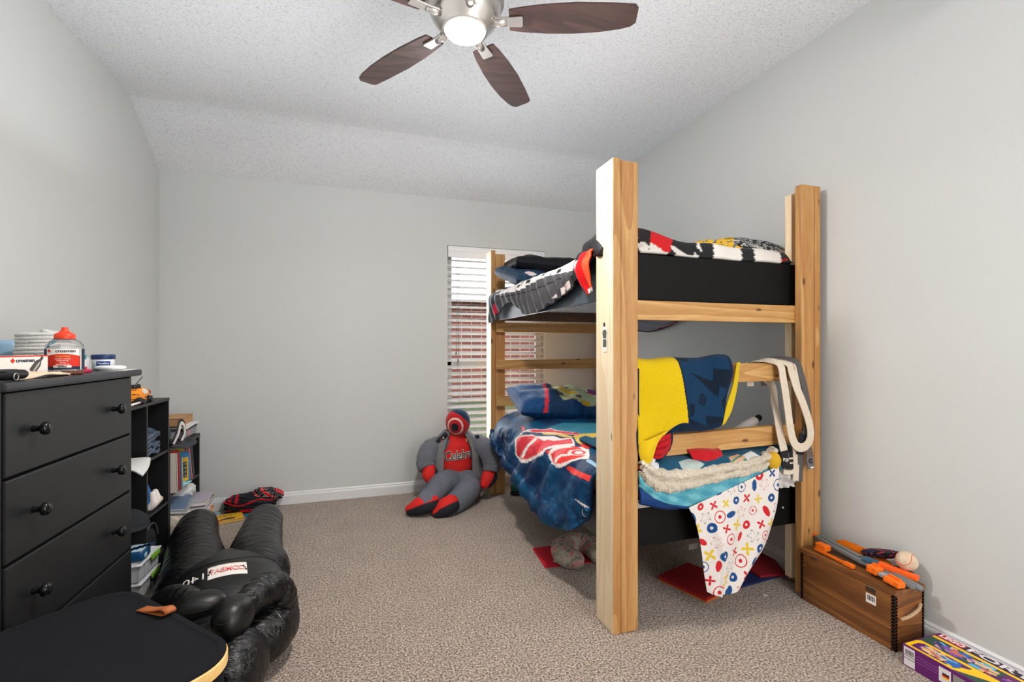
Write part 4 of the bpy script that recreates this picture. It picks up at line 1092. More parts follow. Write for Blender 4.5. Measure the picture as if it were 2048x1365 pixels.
strap(g, [(1.90, 1.786, 1.08), (1.888, 1.748, tpz + .012), (1.964, 1.706, 1.115), (1.966, 1.686, 1.063), (1.987, 1.682, 0.999)], .022, 1)
strap(g, [(1.977, 1.666, 0.78), (1.96, 1.665, 0.682)], .040, 2, res=6)
strap(g, [(2.019, 1.68, 0.818), (2.009, 1.664, 0.727), (2.015, 1.656, 0.621)], .034, 0)
g.make('strap', [m_gbelt, m_belt, m_patch], bt)
g = G()
l0, l1 = np.array((2.005, 1.658, 0.709)), np.array((2.011, 1.65, 0.616))
strap(g, [l0, (l0 + l1) / 2, l1], .042, 0, res=8)
for q in range(4):
    t = .05 + q * .10
    strap(g, [l0 + (l1 - l0) * t + (0, -.003, 0), l0 + (l1 - l0) * (t + .04) + (0, -.003, 0)], .042, 1, res=3)
g.text('G', .032, frame(l0 + (l1 - l0) * .62 + np.array((0, -.0035, 0)), (1, 0, -.14), (.14, 0, 1)), 2, off=.0006)
strap(g, [l0 + (l1 - l0) * .90 + (0.004, -.003, 0), l0 + (l1 - l0) * .96 + (.004, -.003, 0)], .020, 3, res=3)
g.make('label', [mat('grey_label', (104, 102, 100), rough=.8), mat('brown_stripe', (120, 90, 76), rough=.8), m_patch, m_paper], bt, label='grey label with brown stripes')

# ------------------------------------------------------------------ seated throwing dummy by the window
m_red = mat('red_cloth', (216, 34, 30), rough=.8, var=.06, vs=20, bump=.15, bs=250)
m_dk = mat('black_cloth', (24, 25, 32), rough=.8, bump=.2, bs=250)
m_gi = mat('grey_gi', (104, 106, 114), rough=.95, var=.10, vs=16, bump=.5, bs=330, sheen=.2)
m_gi2 = mat('grey_gi_lapel', (122, 122, 122), rough=.95, var=.06, vs=20, bump=.4, bs=330)
m_gip = mat('grey_gi_trousers', (110, 114, 124), rough=.95, var=.12, vs=12, bump=.5, bs=330)
dl = thing('throwing_dummy', 'stuffed red throwing dummy in grey jacket sitting against the window wall', 'training dummy', (.67, 3.55, 0))
hc = np.array((.708, 3.60, .600))
fd = np.array((-.42, -.86, -.24)); fd /= np.linalg.norm(fd)
capd = np.array((.60, .25, .76)); capd /= np.linalg.norm(capd)
def headcol(D):
    n = D / (np.linalg.norm(D, axis=1)[:, None] + 1e-9)
    a = np.arccos(np.clip(n @ fd, -1, 1))
    c = fill((len(D),), (192, 32, 38))
    c[(a < .31)] = (22, 22, 28)
    c[(a >= .31) & (a < .56)] = (178, 30, 40)
    c[(a >= .56) & (a < .70)] = (232, 196, 184)
    b = np.arccos(np.clip(n @ capd, -1, 1))
    c[(b < 1.32) & (a > .93)] = (16, 48, 76)
    return c
g = G(); g.ell(hc, (.096, .098, .106), nu=120, nv=80, col=headcol, e=.95)
g.make('head', cloth('dummy_cloth', bump=.2), dl, label='round head with red, white and black target face')
g = G()
g.tube([(.69, 3.635, .15), (.69, 3.64, .26), (.69, 3.645, .36), (.695, 3.64, .45), (.70, 3.62, .52)], [.12, .15, .155, .13, .07], 28, res=24, wr=.0015, round_ends=True)
for v in g.V: v[:, 1] = 3.64 + (v[:, 1] - 3.64) * .72
def onchest(x, z, d):
    xx = .672 + x * .95 - z * .05; zz = .352 + z + x * .06
    r = math.sqrt(max(0, 1 - ((xx - .69) / .158) ** 2))
    return (xx, 3.642 - .113 * r - .002 - d, zz)
g.text('Celebrate', .100, None, 1, ex=.0006, fn=lambda x, y, z: onchest(x + .055, y, .002 + z), shear=.25, sx=.72, off=.0035)
g.text('Celebrate', .100, None, 2, ex=.0006, fn=lambda x, y, z: onchest(x + .055, y, .0045 + z), shear=.25, sx=.72)
g.text("'", .11, None, 3, ex=.0006, fn=lambda x, y, z: onchest(x + .115, y + .075, .004 + z), shear=-.2)
g.make('shirt', [m_red, mat('lettering_white', (238, 232, 226)), m_dk, mat('flame_orange', (240, 170, 110))], dl, label='red shirt with black script lettering')
# open jacket wrapped round the back and sides
def jacket():
    g = G()
    a = np.linspace(R(-58), R(238), 120); z = np.linspace(0, 1, 60)
    A, T = np.meshgrid(a, z, indexing='ij')
    zz = .155 + T * .375
    rx = np.interp(T, [0, .3, .65, .85, 1], [.225, .215, .200, .155, .085]); ry = np.interp(T, [0, .4, .8, 1], [.142, .142, .115, .075])
    op = 1
    X = .695 + rx * np.cos(A); Y = 3.650 + ry * np.sin(A) * np.where(np.sin(A) < 0, 1.02, 1.1)
    P = np.stack([X, Y, zz], -1)
    P = P + nrm(P) * wav(A * .2, T * .4, 5, 18, .006)[..., None]
    g.sheet(P, .012)
    g.make('jacket', m_gi, dl)
    for side in (0, -1):
        g = G()
        b = P[side]
        d = P[side + (5 if side == 0 else -5)]
        sx = -1 if side == -1 else 1
        S_ = np.stack([b + np.array((-.028 * sx * 0, -.012, 0)), b * .5 + d * .5 + np.array((.012 * sx, -.016, 0)), d + np.array((.022 * sx, -.010, 0))])
        L = grid(np.swapaxes(S_, 0, 1)[::4], 50, 10)
        g.sheet(L, .010)
        g.make('lapel', m_gi2, dl, label='lighter grey jacket lapel')
jacket()
# sleeves, mitts
arms = [([(0.625, 3.64, 0.427), (0.497, 3.6, 0.397), (0.453, 3.55, 0.315), (0.46, 3.52, 0.273)], [.075, .082, .074, .066]),
        ([(0.85, 3.62, 0.429), (0.933, 3.525, 0.375), (0.958, 3.5, 0.289), (0.945, 3.48, 0.221)], [.075, .082, .076, .064])]
for pts, r in arms:
    g = G(); g.tube(pts, r, 24, res=26, wr=.003, round_ends=False); g.make('sleeve', m_gi, dl)
for (a, b, c, sd) in (((0.471, 3.52, 0.287), (0.469, 3.5, 0.232), (0.478, 3.49, 0.193), 1), ((0.946, 3.5, 0.231), (0.915, 3.46, 0.186), (0.886, 3.44, 0.144), 1)):
    a, b, c = map(np.array, (a, b, c))
    g = G(); g.tube([a, b, c], [.048, .052, .038], 24, res=10, round_ends=True)
    off = np.array((.95, -.3, 0)) * .024
    g2 = G(); g2.tube([a + off * .6 + (0, .02, -.02), b + off * 1.3 + (0, .018, -.006), c + off * 1.2 + (0, .018, -.004)], [.036, .048, .036], 24, res=10, round_ends=True)
    o = g.make('mitt', m_red, dl, label='red mitt with black palm'); g2.make('palm', m_dk, o)
for q in ([(0.528, 3.545, 0.471), (0.604, 3.545, 0.532), (0.624, 3.545, 0.507), (0.558, 3.545, 0.446)], [(0.837, 3.545, 0.495), (0.861, 3.545, 0.501), (0.889, 3.545, 0.437), (0.865, 3.545, 0.411)]):
    g = G()
    P0 = [np.array(p) for p in q]
    V = [p for p in P0] + [p + (0, .04, 0) for p in P0]
    g.add(V, [(0, 1, 2, 3), (7, 6, 5, 4), (0, 4, 5, 1), (1, 5, 6, 2), (2, 6, 7, 3), (3, 7, 4, 0)], 0)
    m_ = sum(P0) / 4 + (0, -.002, 0)
    g.box(m_ + (-.016, 0, -.018), m_ + (-.006, .002, -.006), 0, 1); g.box(m_ + (.0, 0, -.004), m_ + (.004, .002, .014), 0, 2); g.box(m_ + (.006, 0, .0), m_ + (.012, .002, .006), 0, 2)
    g.make('shoulder_patch', [m_dk, m_red, m_paper], dl)
# trousers
g = G()
g.ell((.70, 3.60, .125), (.175, .135, .105), nu=40, nv=24, e=.9, wr=.02)
l1 = [(.655, 3.56, .135), (0.567, 3.48, 0.161), (0.489, 3.38, 0.124), (0.426, 3.31, 0.108)]
l2 = [(.765, 3.55, .13), (0.75, 3.44, 0.111), (0.654, 3.34, 0.069), (0.587, 3.275, 0.06)]
for l in (l1, l2):
    g.tube(l, [.104, .094, .080, .066], 40, res=60, wr=.006, round_ends=True)
for v in g.V: v[:, 2] = np.maximum(v[:, 2], .006)
g.make('trousers', m_gip, dl)
# shoes
for a, b, c in (((0.456, 3.3, 0.098), (0.379, 3.3, 0.081), (0.312, 3.32, 0.05)), ((0.59, 3.255, 0.088), (0.54, 3.25, 0.067), (0.491, 3.25, 0.033))):
    a, b, c = [np.array(q) for q in (a, b, c)]
    for q in (a, b, c): q[2] = max(q[2], .032)
    g = G(); g.tube([a, b, c], [.056, .056, .034], 22, res=12, round_ends=True)
    for v in g.V: v[:, 2] = np.maximum(v[:, 2], .012)
    o = g.make('shoe', m_red, dl, label='red stuffed foot with black sole')
    d = np.array((.15, -.28, -.35)); d /= np.linalg.norm(d)
    g = G(); g.tube([a + d * .022, b + d * .022, c + d * .016], [.052, .053, .034], 22, res=12, round_ends=True)
    for v in g.V: v[:, 2] = np.maximum(v[:, 2], .004)
    g.make('sole', m_dk, o)

# ------------------------------------------------------------------ black grappling dummy lying on its back
def vinyl(name, rough, wr):
    k = Nodes(name)
    k.b.inputs['Base Color'].default_value = (*S(9, 9, 9), 1)
    k.b.inputs['Roughness'].default_value = rough
    k.b.inputs['Specular IOR Level'].default_value = .45
    tc = k.n('ShaderNodeTexCoord'); mp = k.n('ShaderNodeMapping'); mp.inputs['Scale'].default_value = (1, 4, 2); mp.inputs['Rotation'].default_value = (0, 0, R(16))
    k.l(tc.outputs['Object'], mp.inputs['Vector'])
    n = k.n('ShaderNodeTexNoise', Scale=9.0, Detail=5.0, Roughness=.6, Distortion=.6)
    k.l(mp.outputs['Vector'], n.inputs['Vector'])
    bp = k.n('ShaderNodeBump', Strength=wr, Distance=.03)
    k.l(n.outputs['Fac'], bp.inputs['Height']); k.l(bp.outputs['Normal'], k.b.inputs['Normal'])
    MATS[name] = k.m
    return k.m
m_vin, m_vin2 = vinyl('black_vinyl', .27, .6), vinyl('black_vinyl_smooth', .40, .12)
m_seam = mat('seam_black', (16, 16, 16), rough=.5)
dm = thing('grappling_dummy', 'large black vinyl grappling dummy lying on its back on the carpet', 'training dummy', (-.55, 2.4, 0))
ax = np.array((.26, -.965, 0)); ax /= np.linalg.norm(ax); pr = np.array((-ax[1], ax[0], 0))
hip = np.array((-.600, 2.42, .122))
# trunk: belly to chest
TT = [-.10, .02, .12, .24, .36, .46]; TZO = [-.02, 0, .020, .028, .018, .0]; TRR = [.120, .132, .142, .148, .136, .10]
tp = [hip + ax * t + np.array((0, 0, dz)) for t, dz in zip(TT, TZO)]
g = G(); g.tube(tp, TRR, 48, res=40, round_ends=True)
WID = .50
def widen(g, c0, k):
    for v in g.V:
        d = (v - c0) @ pr
        v += pr[None, :] * (d * k)[:, None]
        v[:, 2] = np.maximum(v[:, 2], .004)
widen(g, hip, WID)
# trunk top surface for printing: arc across the belly
def ontop(s, t, lift=.004):
    b = hip + ax * t
    r = np.interp(t, TT, TRR); zc = np.interp(t, TT, TZO)
    q = min(.98, abs(s) / (r * (1 + WID)))
    return b + pr * s + np.array((0, 0, zc + (r + lift) * math.sqrt(1 - q * q)))
ST = .295
strip = np.array([[ontop(s, t + .10 * (s + .02), .0045) for t in np.linspace(ST - .040, ST + .040, 8)] for s in np.linspace(-.068, .068, 30)])
g.sheet(strip, .001, 2)
g.text('COMBAT', .038, None, 3, ex=.0003, fn=lambda x, y, z: ontop(-x, ST - y + .10 * (-x + .02), .0070 + z), off=.0012, sx=.80)
g.text('COMBAT', .038, None, 2, ex=.0003, fn=lambda x, y, z: ontop(-x, ST - y + .10 * (-x + .02), .0078 + z), off=-.0006, sx=.80)
g.text('140LB', .056, None, 2, ex=.0004, fn=lambda x, y, z: ontop(-x - .140, ST - .020 - y + .30 * (-x - .0), .0045 + z))
for s in (-1, 1):
    for q in range(3):
        a0 = ontop(s * (.056 + q * .004), ST + .10 * s * .07 + (q - 1) * .012, .0055)
        g.box(a0 - .003, a0 + .003, 0, 4)
seam = [ontop(s, .205 - 1.6 * s ** 2, .002) for s in np.linspace(-.185, .185, 40)]
g.tube(seam, .005, 8, 1)
g.tube([ontop(0, t, .001) for t in np.linspace(.05, .42, 30)], .0014, 6, 1)
g.make('trunk', [m_vin2, m_seam, m_paper, m_red, m_dk], dm, label='trunk with white logo strip and weight print')
# legs
lg = [[hip + pr * -.125 + ax * .05 + (0, 0, .010), np.array((-.775, 2.60, .130)), np.array((-.87, 2.90, .126)), np.array((-.935, 3.18, .120))],
      [hip + pr * .125 + ax * .05 + (0, 0, .010), np.array((-.520, 2.62, .128)), np.array((-.555, 2.92, .122)), np.array((-.583, 3.20, .112))]]
for l, rr in zip(lg, ([.138, .132, .118, .106], [.138, .128, .113, .102])):
    g = G(); g.tube(l, rr, 36, res=60, wr=.0022, round_ends=True)
    for v in g.V: v[:, 2] = np.maximum(v[:, 2], .004)
    g.make('leg', m_vin, dm)
# shoulders and head
sc_ = hip + ax * .46 + pr * .015
g = G(); g.ell(sc_, (.228, .185, .118), TR((0, 0, 0), (0, 0, -15)), nu=44, nv=26, e=.85, wr=.008)
for v in g.V: v[:, 2] = np.maximum(v[:, 2], .004)
g.tube([sc_ + ax * (.15 * math.cos(a)) + pr * (.222 * math.sin(a)) + (0, 0, .03) for a in np.linspace(.3, 1.9, 20)], .0022, 6, 1)
g.make('shoulders', [m_vin, m_seam], dm)
g = G(); g.ell(hip + ax * .74 + pr * .015 + (0, 0, .02), (.090, .125, .115), TR((0, 0, 0), (0, 0, -15)), nu=36, nv=22, wr=.006)
g.make('head', m_vin, dm)
# arms bent up and back over the chest, with thumbless mitts
ar = [([(-.318, 2.02, .12), (-.318, 1.985, .22), (-.335, 1.955, .272), (-.372, 1.87, .292), (-.405, 1.79, .290)], (-.412, 1.752, .292), (.058, .080, .062), -16),
      ([(-.72, 2.05, .12), (-.735, 2.08, .17), (-.70, 2.07, .215), (-.64, 2.03, .235), (-.595, 2.00, .235)], (-.572, 1.965, .232), (.095, .062, .058), 12)]
for pts, mc, mr, rz in ar:
    g = G(); g.tube(pts, [.070, .070, .064, .054, .045], 28, res=40, wr=.003, round_ends=True); o = g.make('arm', m_vin, dm)
    g = G(); g.ell(mc, mr, TR((0, 0, 0), (0, 0, rz)), nu=36, nv=22, e=.92)
    th_ = np.linspace(0, 2 * pi, 40)
    Mm = np.array(TR((0, 0, 0), (0, 0, rz)))[:3, :3]
    for zf in (.3,):
        ring = [np.array(mc) + Mm @ np.array((mr[0] * 1.005 * math.sqrt(1 - zf ** 2) * cos(a), mr[1] * 1.005 * math.sqrt(1 - zf ** 2) * sin(a), mr[2] * zf)) for a in th_]
        g.tube(ring, .0016, 6, 1)
    g.make('hand', [m_vin2, m_seam], o)

# ------------------------------------------------------------------ storage hamper with bamboo rim in the near left corner
hm = thing('storage_hamper', 'black fabric storage hamper with bamboo rim and leather pull tab', 'hamper', (-.57, 1.19, 0))
a_, b_ = np.array((.6816, -.7317, 0)), np.array((-.7317, -.6816, 0))
c0 = np.array((-.656, 1.626, 0))
LA, LB, RR = .583, .44, .092
def rrect(ins, z, n=14):
    pts = []
    r = RR - ins
    for (u, v, s) in ((LA - RR, RR, -90), (LA - RR, LB - RR, 0), (RR, LB - RR, 90), (RR, RR, 180)):
        for q in np.linspace(0, 90, n):
            t = R(s + q)
            p = c0 + a_ * (u + r * cos(t)) + b_ * (v + r * sin(t)); p[2] = z
            pts.append(p)
    return np.array(pts)
def loft(g, rings, m=0, cap0=True, cap1=True, smooth=False):
    n = len(rings[0]); V = np.concatenate(rings); F = []
    for i in range(len(rings) - 1):
        for j in range(n):
            F.append((i * n + j, i * n + (j + 1) % n, (i + 1) * n + (j + 1) % n, (i + 1) * n + j))
    if cap0: F.append(tuple(range(n))[::-1])
    if cap1: F.append(tuple((len(rings) - 1) * n + j for j in range(n)))
    g.add(V, F, m, smooth)
m_hfab = mat('black_canvas', (26, 27, 30), spec=.15, rough=.9, bump=.4, bs=420, var=.10, vs=6)
g = G(); loft(g, [rrect(.016, .004), rrect(.010, .02), rrect(.008, .465)]); g.make('body', m_hfab, hm)
g = G(); loft(g, [rrect(.002, .464), rrect(0, .467), rrect(0, .489), rrect(.002, .492)]); g.make('rim', wood('bamboo', 'x', (246, 212, 146), (232, 184, 104), knots=False, rough=.4), hm, label='bamboo rim')
g = G(); loft(g, [rrect(.003, .491), rrect(.003, .4965), rrect(.006, .499), rrect(.018, .499), rrect(.021, .4975), rrect(.03, .4965)]); g.make('lid', m_hfab, hm)
g = G(); t0 = np.array((-0.506, 1.426, 0.5)); tdir = np.array((-.86, .10, 0))
pth = [t0 + np.array(q) for q in ((-.052, .022, .004), (-.02, .010, .006), (.012, -.004, .012), (.030, -.014, .016), (.036, -.020, .010), (.024, -.018, .002), (.0, -.010, .0005), (-.035, .006, .0005))]
g.tube(pth, 1, flat=(.026, .0022), up=(0, 0, 1), res=40) if False else None
L0, L1 = np.array((-.0555, .0, 0)), np.array((.03, .0, 0))
m_lea = mat('tan_leather', (168, 92, 44), rough=.55, var=.12, vs=40, bump=.2, bs=200)
sec = [(-.060, .0015), (-.030, .003), (.002, .010), (.022, .016), (.034, .0155), (.040, .010), (.036, .004), (.020, .0012), (-.020, .0008), (-.055, .0006)]
wd = np.array((.62, .52, 0)) * .016
ld = np.array((.83, -.56, 0))
ctr = cat1(np.array([(0, s, z) for s, z in sec]), 50)
Vt = np.array([[t0 + ld * s + (0, 0, z) - wd, t0 + ld * s + (0, 0, z), t0 + ld * s + (0, 0, z) + wd] for _, s, z in ctr])
g.sheet(Vt, .0022); g.make('pull_tab', m_lea, hm, label='tan leather pull tab')

# ------------------------------------------------------------------ black chest of drawers
m_lac = mat('black_lacquer', (27, 28, 29), rough=.42, var=.12, vs=5, bump=.03, bs=30)
m_lacd = mat('black_lacquer_dark', (22, 22, 23), rough=.4)
DX, DY0, DY1 = -.905, 1.575, 2.279
dr = thing('chest_of_drawers', 'black four drawer chest with round black knobs against left wall', 'chest of drawers', ((XL + DX) / 2, (DY0 + DY1) / 2, 0))
g = G()
g.box((XL + .004, DY0 - .018, 0), (DX - .004, DY0 + .0, 1.071), .002); g.box((XL + .004, DY1 - .002, 0), (DX - .004, DY1 + .014, 1.071), .002)
g.box((XL + .004, DY0, .02), (XL + .012, DY1, 1.071)); g.box((XL + .01, DY0, .06), (DX - .025, DY1, 1.068)); g.box((XL + .05, DY0, 0), (DX - .05, DY1, .09))
g.make('carcass', m_lacd, dr)
g = G(); g.box((XL + .004, DY0 - .035, 1.071), (DX + .022, DY1 + .048, 1.098), .009); g.make('top', mat('black_lacquer_top', (46, 47, 50), rough=.38, var=.2, vs=8), dr)
for z0, z1 in ((.840, 1.066), (.608, .832), (.371, .600), (.10, .363)):
    g = G()
    g.box((DX - .022, DY0 + .004, z0), (DX, DY1 - .004, z1), .004); d = g.make('drawer', m_lac, dr)
    zm = (z0 + z1) / 2 + .002
    for y in (1.690, 2.135):
        g = G(); g.lathe([(.001, -.002), (.010, -.002), (.009, .004), (.0075, .012), (.009, .018), (.0175, .023), (.0195, .029), (.0175, .036), (.010, .040), (.001, .0405)], (0, 0, 0), 24, 0, TR((DX, y, zm), (0, 90, 0)))
        g.make('knob', mat('glossy_black', (16, 17, 19), rough=.18), d)

TZ = 1.098
# things on the chest
b = thing('pellet_bottle', 'clear bottle of copper pellets with orange red spout cap on black chest', 'bottle', (-.955, 1.94, TZ))
bx, by = -.955, 1.94
Mb = TR((bx, by, TZ))
m_clear = mat('clear_plastic', (240, 242, 244), rough=.08, trans=.92, ior=1.2)
g = G(); g.lathe([(.001, .001), (.044, .001), (.048, .005), (.0485, .085), (.047, .098), (.040, .110), (.028, .117), (.026, .122), (.001, .122)], (bx, by, TZ), 40); g.make('body', m_clear, b)
g = G(); g.lathe([(.001, .116), (.026, .116), (.027, .119), (.027, .133), (.024, .137), (.014, .143), (.009, .150), (.0085, .158), (.001, .159)], (bx, by, TZ), 32); g.make('cap', mat('orange_red_cap', (236, 66, 28), rough=.4), b)
g = G(); g.lathe([(.001, .002), (.0455, .002), (.0462, .014), (.001, .014)], (bx, by, TZ), 40)
for i in range(34):
    a = i * 2 * pi / 34
    for zz in (.004, .0085, .013): g.ell((bx + .0462 * cos(a + zz * 40), by + .0462 * sin(a + zz * 40), TZ + zz), (.0026,) * 3, nu=6, nv=5)
g.make('pellets', mat('copper_pellets', (196, 110, 62), rough=.3, metal=.8), b)
ca = math.atan2(-by, -bx)
def onb(x, z, d=0, r=.0493): 
    t = ca + x / r
    return (bx + (r + d) * cos(t), by + (r + d) * sin(t), TZ + z)
def lab(g, x0, x1, z0, z1, m, d=0, ztop=None):
    n = 20
    V = []
    for i in range(n):
        x = x0 + (x1 - x0) * i / (n - 1)
        zt = z1 if ztop is None else ztop(x)
        V += [onb(x, z0, d), onb(x, zt, d)]
    g.add(V, [(2 * i, 2 * i + 2, 2 * i + 3, 2 * i + 1) for i in range(n - 1)], m, True)
g = G()
lab(g, -.076, .076, .018, .086, 1); lab(g, -.050, .040, .028, .086, 0, .0003)
lab(g, -.050, .040, .028, .06, 2, .0006, lambda x: .062 + .008 * math.cos((x + .005) * 34)); lab(g, -.076, .062, .018, .028, 1, .0007); lab(g, .046, .062, .018, .086, 1, .0006); lab(g, .042, .046, .018, .086, 0, .0008)
g.text('crosman', .0145, None, 1, ex=.0001, fn=lambda x, y, z: onb(x + .002, y + .0795, .0012 + z), off=.0003)
g.prism([(-.006, 0), (0, .006), (.006, 0), (0, -.006)], .0003, frame(onb(-.040, .0795, .0012), (-sin(ca - .8), cos(ca - .8), 0), (0, 0, 1)), 2)
g.text('Copperhead', .007, None, 3, ex=.0001, fn=lambda x, y, z: onb(x - .005, y + .062, .0012 + z))
for k_ in range(4): g.text(['COPPER COATED', 'PREMIUM BBs', '4.5 mm', 'ENVASE DE BBs'][k_], .0048, None, 0, ex=.0001, fn=lambda x, y, z, k_=k_: onb(x - .005, y + .053 - k_ * .0058, .0012 + z))
lab(g, -.028, .016, .0245, .032, 0, .0012); g.text('6000ct', .0075, None, 1, ex=.0001, fn=lambda x, y, z: onb(x - .006, y + .0283, .0018 + z), off=.0003)
g.make('label', [m_paper, mat('label_navy', (28, 40, 66)), mat('label_red', (214, 48, 26)), mat('label_yellow', (236, 206, 70))], b, label='white, red and navy paper label')

g = G()   # carton for gas cartridges
bx0 = np.array((-.985, 1.70)); bx1 = np.array((-.962, 1.866))
dv = (bx1 - bx0) / np.linalg.norm(bx1 - bx0); nv_ = np.array((dv[1], -dv[0]))
fr = frame((bx0[0], bx0[1], TZ), (dv[0], dv[1], 0), (0, 0, 1))
Lb = np.linalg.norm(bx1 - bx0)
c = thing('cartridge_box', 'small white and red carton printed with a steel gas cylinder on black chest', 'box', (-.985, 1.785, TZ))
g.box((0, 0, -.045), (Lb, .066, 0), .0006, 0, fr)
g.box((0, .0625, 0), (Lb, .0662, .0006), 0, 1, fr); g.box((0, .0655, -.045), (Lb, .0665, 0.0004), 0, 1, fr) if False else None
g.box((0, 0, 0), (Lb, .0125, .0006), 0, 2, fr)
g.text('crosman', .0165, fr @ TR((Lb * .50, .0515, .0008)), 2, sx=1.15, off=.0003)
g.text('POWERLETS CO2', .0105, fr @ TR((Lb * .50, .0062, .0008)), 0, off=.0002)
g.prism([(-.008, 0), (0, .008), (.008, 0), (0, -.008)], .0003, fr @ TR((Lb * .24, .0515, .0008)), 1)
cyl = [(-.012, -.026), (.012, -.026), (.012, .006), (.009, .014), (.0045, .020), (.0045, .034), (-.0045, .034), (-.0045, .020), (-.009, .014), (-.012, .006)]
cM = fr @ TR((Lb * .74, .036, .0009), (0, 0, -42))
g.prism(cyl, .0004, cM, 3); g.prism([(.000, -.024), (.006, -.024), (.006, .006), (.002, .018), (-.001, .006)], .0003, cM @ TR((0, 0, .0003)), 4)
g.box((0, .0, -.045), (Lb, .0, 0), 0, 0, fr) if False else None
g.make('carton', [m_paper, mat('label_red', (214, 48, 26)), mat('label_navy', (28, 40, 66)), mat('steel_print', (74, 70, 68)), mat('steel_highlight', (176, 172, 168))], c)

g = G()   # coil of white rope
rc = np.array((-1.135, 2.165))
pts = []
for i in range(480):
    t = i / 48 * 2 * pi; lay = i / 48
    pts.append((rc[0] + (.066 - .004 * (lay > 6)) * cos(t), rc[1] + (.066 - .004 * (lay > 6)) * sin(t), TZ + .012 + lay * .0128))
g.tube(pts, .0075, 8)
pts = [(rc[0] + .052 * cos(i / 48 * 2 * pi), rc[1] + .052 * sin(i / 48 * 2 * pi), TZ + .014 + i / 48 * .0128) for i in range(470)]
g.tube(pts, .0075, 6)
g.tube([(rc[0] + .06, rc[1] - .02, TZ + .135), (rc[0] + .03, rc[1] - .04, TZ + .150), (rc[0] - .0, rc[1] + .02, TZ + .152), (rc[0] + .05, rc[1] + .05, TZ + .140)], .0075, 8, res=24)
g.make('rope_coil', mat('white_rope', (244, 243, 238), rough=.95, bump=.8, bs=240), label='thick coil of white rope standing on the black chest', cat='rope')

g = G(); g.lathe([(.001, 0), (.04, 0), (.044, .004), (.044, .10), (.036, .118), (.001, .118)], (-1.290, 2.27, TZ), 28)
g.make('tub', mat('pale_blue_plastic', (152, 186, 214), rough=.4), label='pale blue plastic tub behind the rope coil at the wall', cat='container')

c = thing('candy_bag', 'clear plastic bag with coloured sweets beside the pellet bottle', 'bag', (-1.03, 1.945, TZ))
g = G(); g.ell((-1.03, 1.945, TZ + .032), (.045, .035, .034), nu=40, nv=26, e=.85, wr=.06)
g.make('bag', mat('bag_film', (250, 250, 250), rough=.15, trans=.85, ior=1.08), c)
cols = [(206, 60, 40), (90, 160, 70), (230, 190, 60), (90, 130, 190)]
for i in range(12):
    g = G(); g.ell((-1.03 + .026 * cos(i * 2.4) * (i % 3 + 1) / 3, 1.945 + .02 * sin(i * 2.4) * (i % 3 + 1) / 3, TZ + .007 + .009 * (i // 6)), (.009, .007, .006), nu=12, nv=8)
    g.make('sweet', mat('sweet_%d' % (i % 4), cols[i % 4], rough=.4), c)

c = thing('ointment_box', 'small teal and blue carton standing behind the pellet bottle', 'box', (-1.02, 2.15, TZ))
fr = frame((-1.030, 2.128, TZ), (.31, .95, 0), (0, 0, 1))
g = G(); g.box((0, 0, -.04), (.062, .062, 0), .001, 0, fr); g.box((.0, .045, 0), (.062, .062, .0005), 0, 1, fr); g.box((.0, .018, 0), (.05, .045, .0005), 0, 2, fr); g.box((.012, .022, .0005), (.044, .030, .0009), 0, 0, fr)
g.make('carton', [m_paper, mat('teal_print', (20, 128, 140)), mat('blue_print', (22, 84, 150))], c)
c = thing('folding_tool', 'small magenta handled folding tool beside the pellet bottle', 'tool', (-.955, 2.045, TZ))
g = G(); g.box((-.972, 2.01, TZ), (-.945, 2.085, TZ + .012), .004, smooth=True); g.box((-.970, 2.012, TZ + .012), (-.948, 2.06, TZ + .022), .003, smooth=True); g.make('handle', mat('magenta_plastic', (196, 26, 74), rough=.4), c)
g = G(); g.box((-.966, 2.00, TZ + .020), (-.95, 2.05, TZ + .034), .003, 0, TR((0, 0, 0))); g.make('blade_guard', m_paper, c)
g = G(); g.box((-1.06, 2.22, TZ), (-1.03, 2.25, TZ + .05), .003); g.make('sticky_notes', mat('pale_paper', (228, 228, 232), rough=.8), label='white paper pad standing behind the teal carton', cat='paper')

c = thing('jelly_jar', 'small white jar of petroleum jelly with dark blue lid', 'jar', (-1.0, 2.285, TZ))
g = G(); g.lathe([(.001, 0), (.030, 0), (.034, .004), (.036, .04), (.035, .044), (.001, .044)], (-1.0, 2.285, TZ), 32)
def onj(x, z, d=0, r=.0362):
    t = math.atan2(-2.285, 1.0) + x / r
    return (-1.0 + (r + d) * cos(t), 2.285 + (r + d) * sin(t), TZ + z)
V = []
for i in range(14):
    x = -.022 + .044 * i / 13
    V += [onj(x, .012, .0002), onj(x, .036, .0006)]
g.add(V, [(2 * i, 2 * i + 2, 2 * i + 3, 2 * i + 1) for i in range(13)], 1, True)
g.text('Vaseline', .0105, None, 0, ex=.0001, fn=lambda x, y, z: onj(x, y + .027, .0013 + z), off=.0002)
g.make('body', [mat('milky_plastic', (224, 228, 232), rough=.3), mat('jar_blue', (20, 66, 124), rough=.4)], c)
g = G(); g.lathe([(.001, .044), (.0375, .044), (.0385, .047), (.0385, .058), (.036, .062), (.001, .062)], (-1.0, 2.285, TZ), 32); g.make('lid', mat('navy_lid', (22, 46, 92), rough=.4), c)
g = G(); g.lathe([(.001, 0), (.030, 0), (.044, .004), (.049, .010), (.046, .016), (.035, .019), (.001, .020)], (-.945, 2.215, TZ + .001), 36, 0, TR((0, 0, 0), (0, 0, 0)))
g.make('round_device', mat('gloss_white', (236, 236, 236), rough=.25), label='white round flat device in front of the blue lidded jar', cat='device')
g = G(); g.box((-.965, 2.17, TZ), (-.885, 2.30, TZ + .0012), 0, 0); g.make('paper_slip', mat('paper_slip_white', (222, 222, 220), rough=.8), label='white paper slip at far front corner of the black chest top', cat='paper')

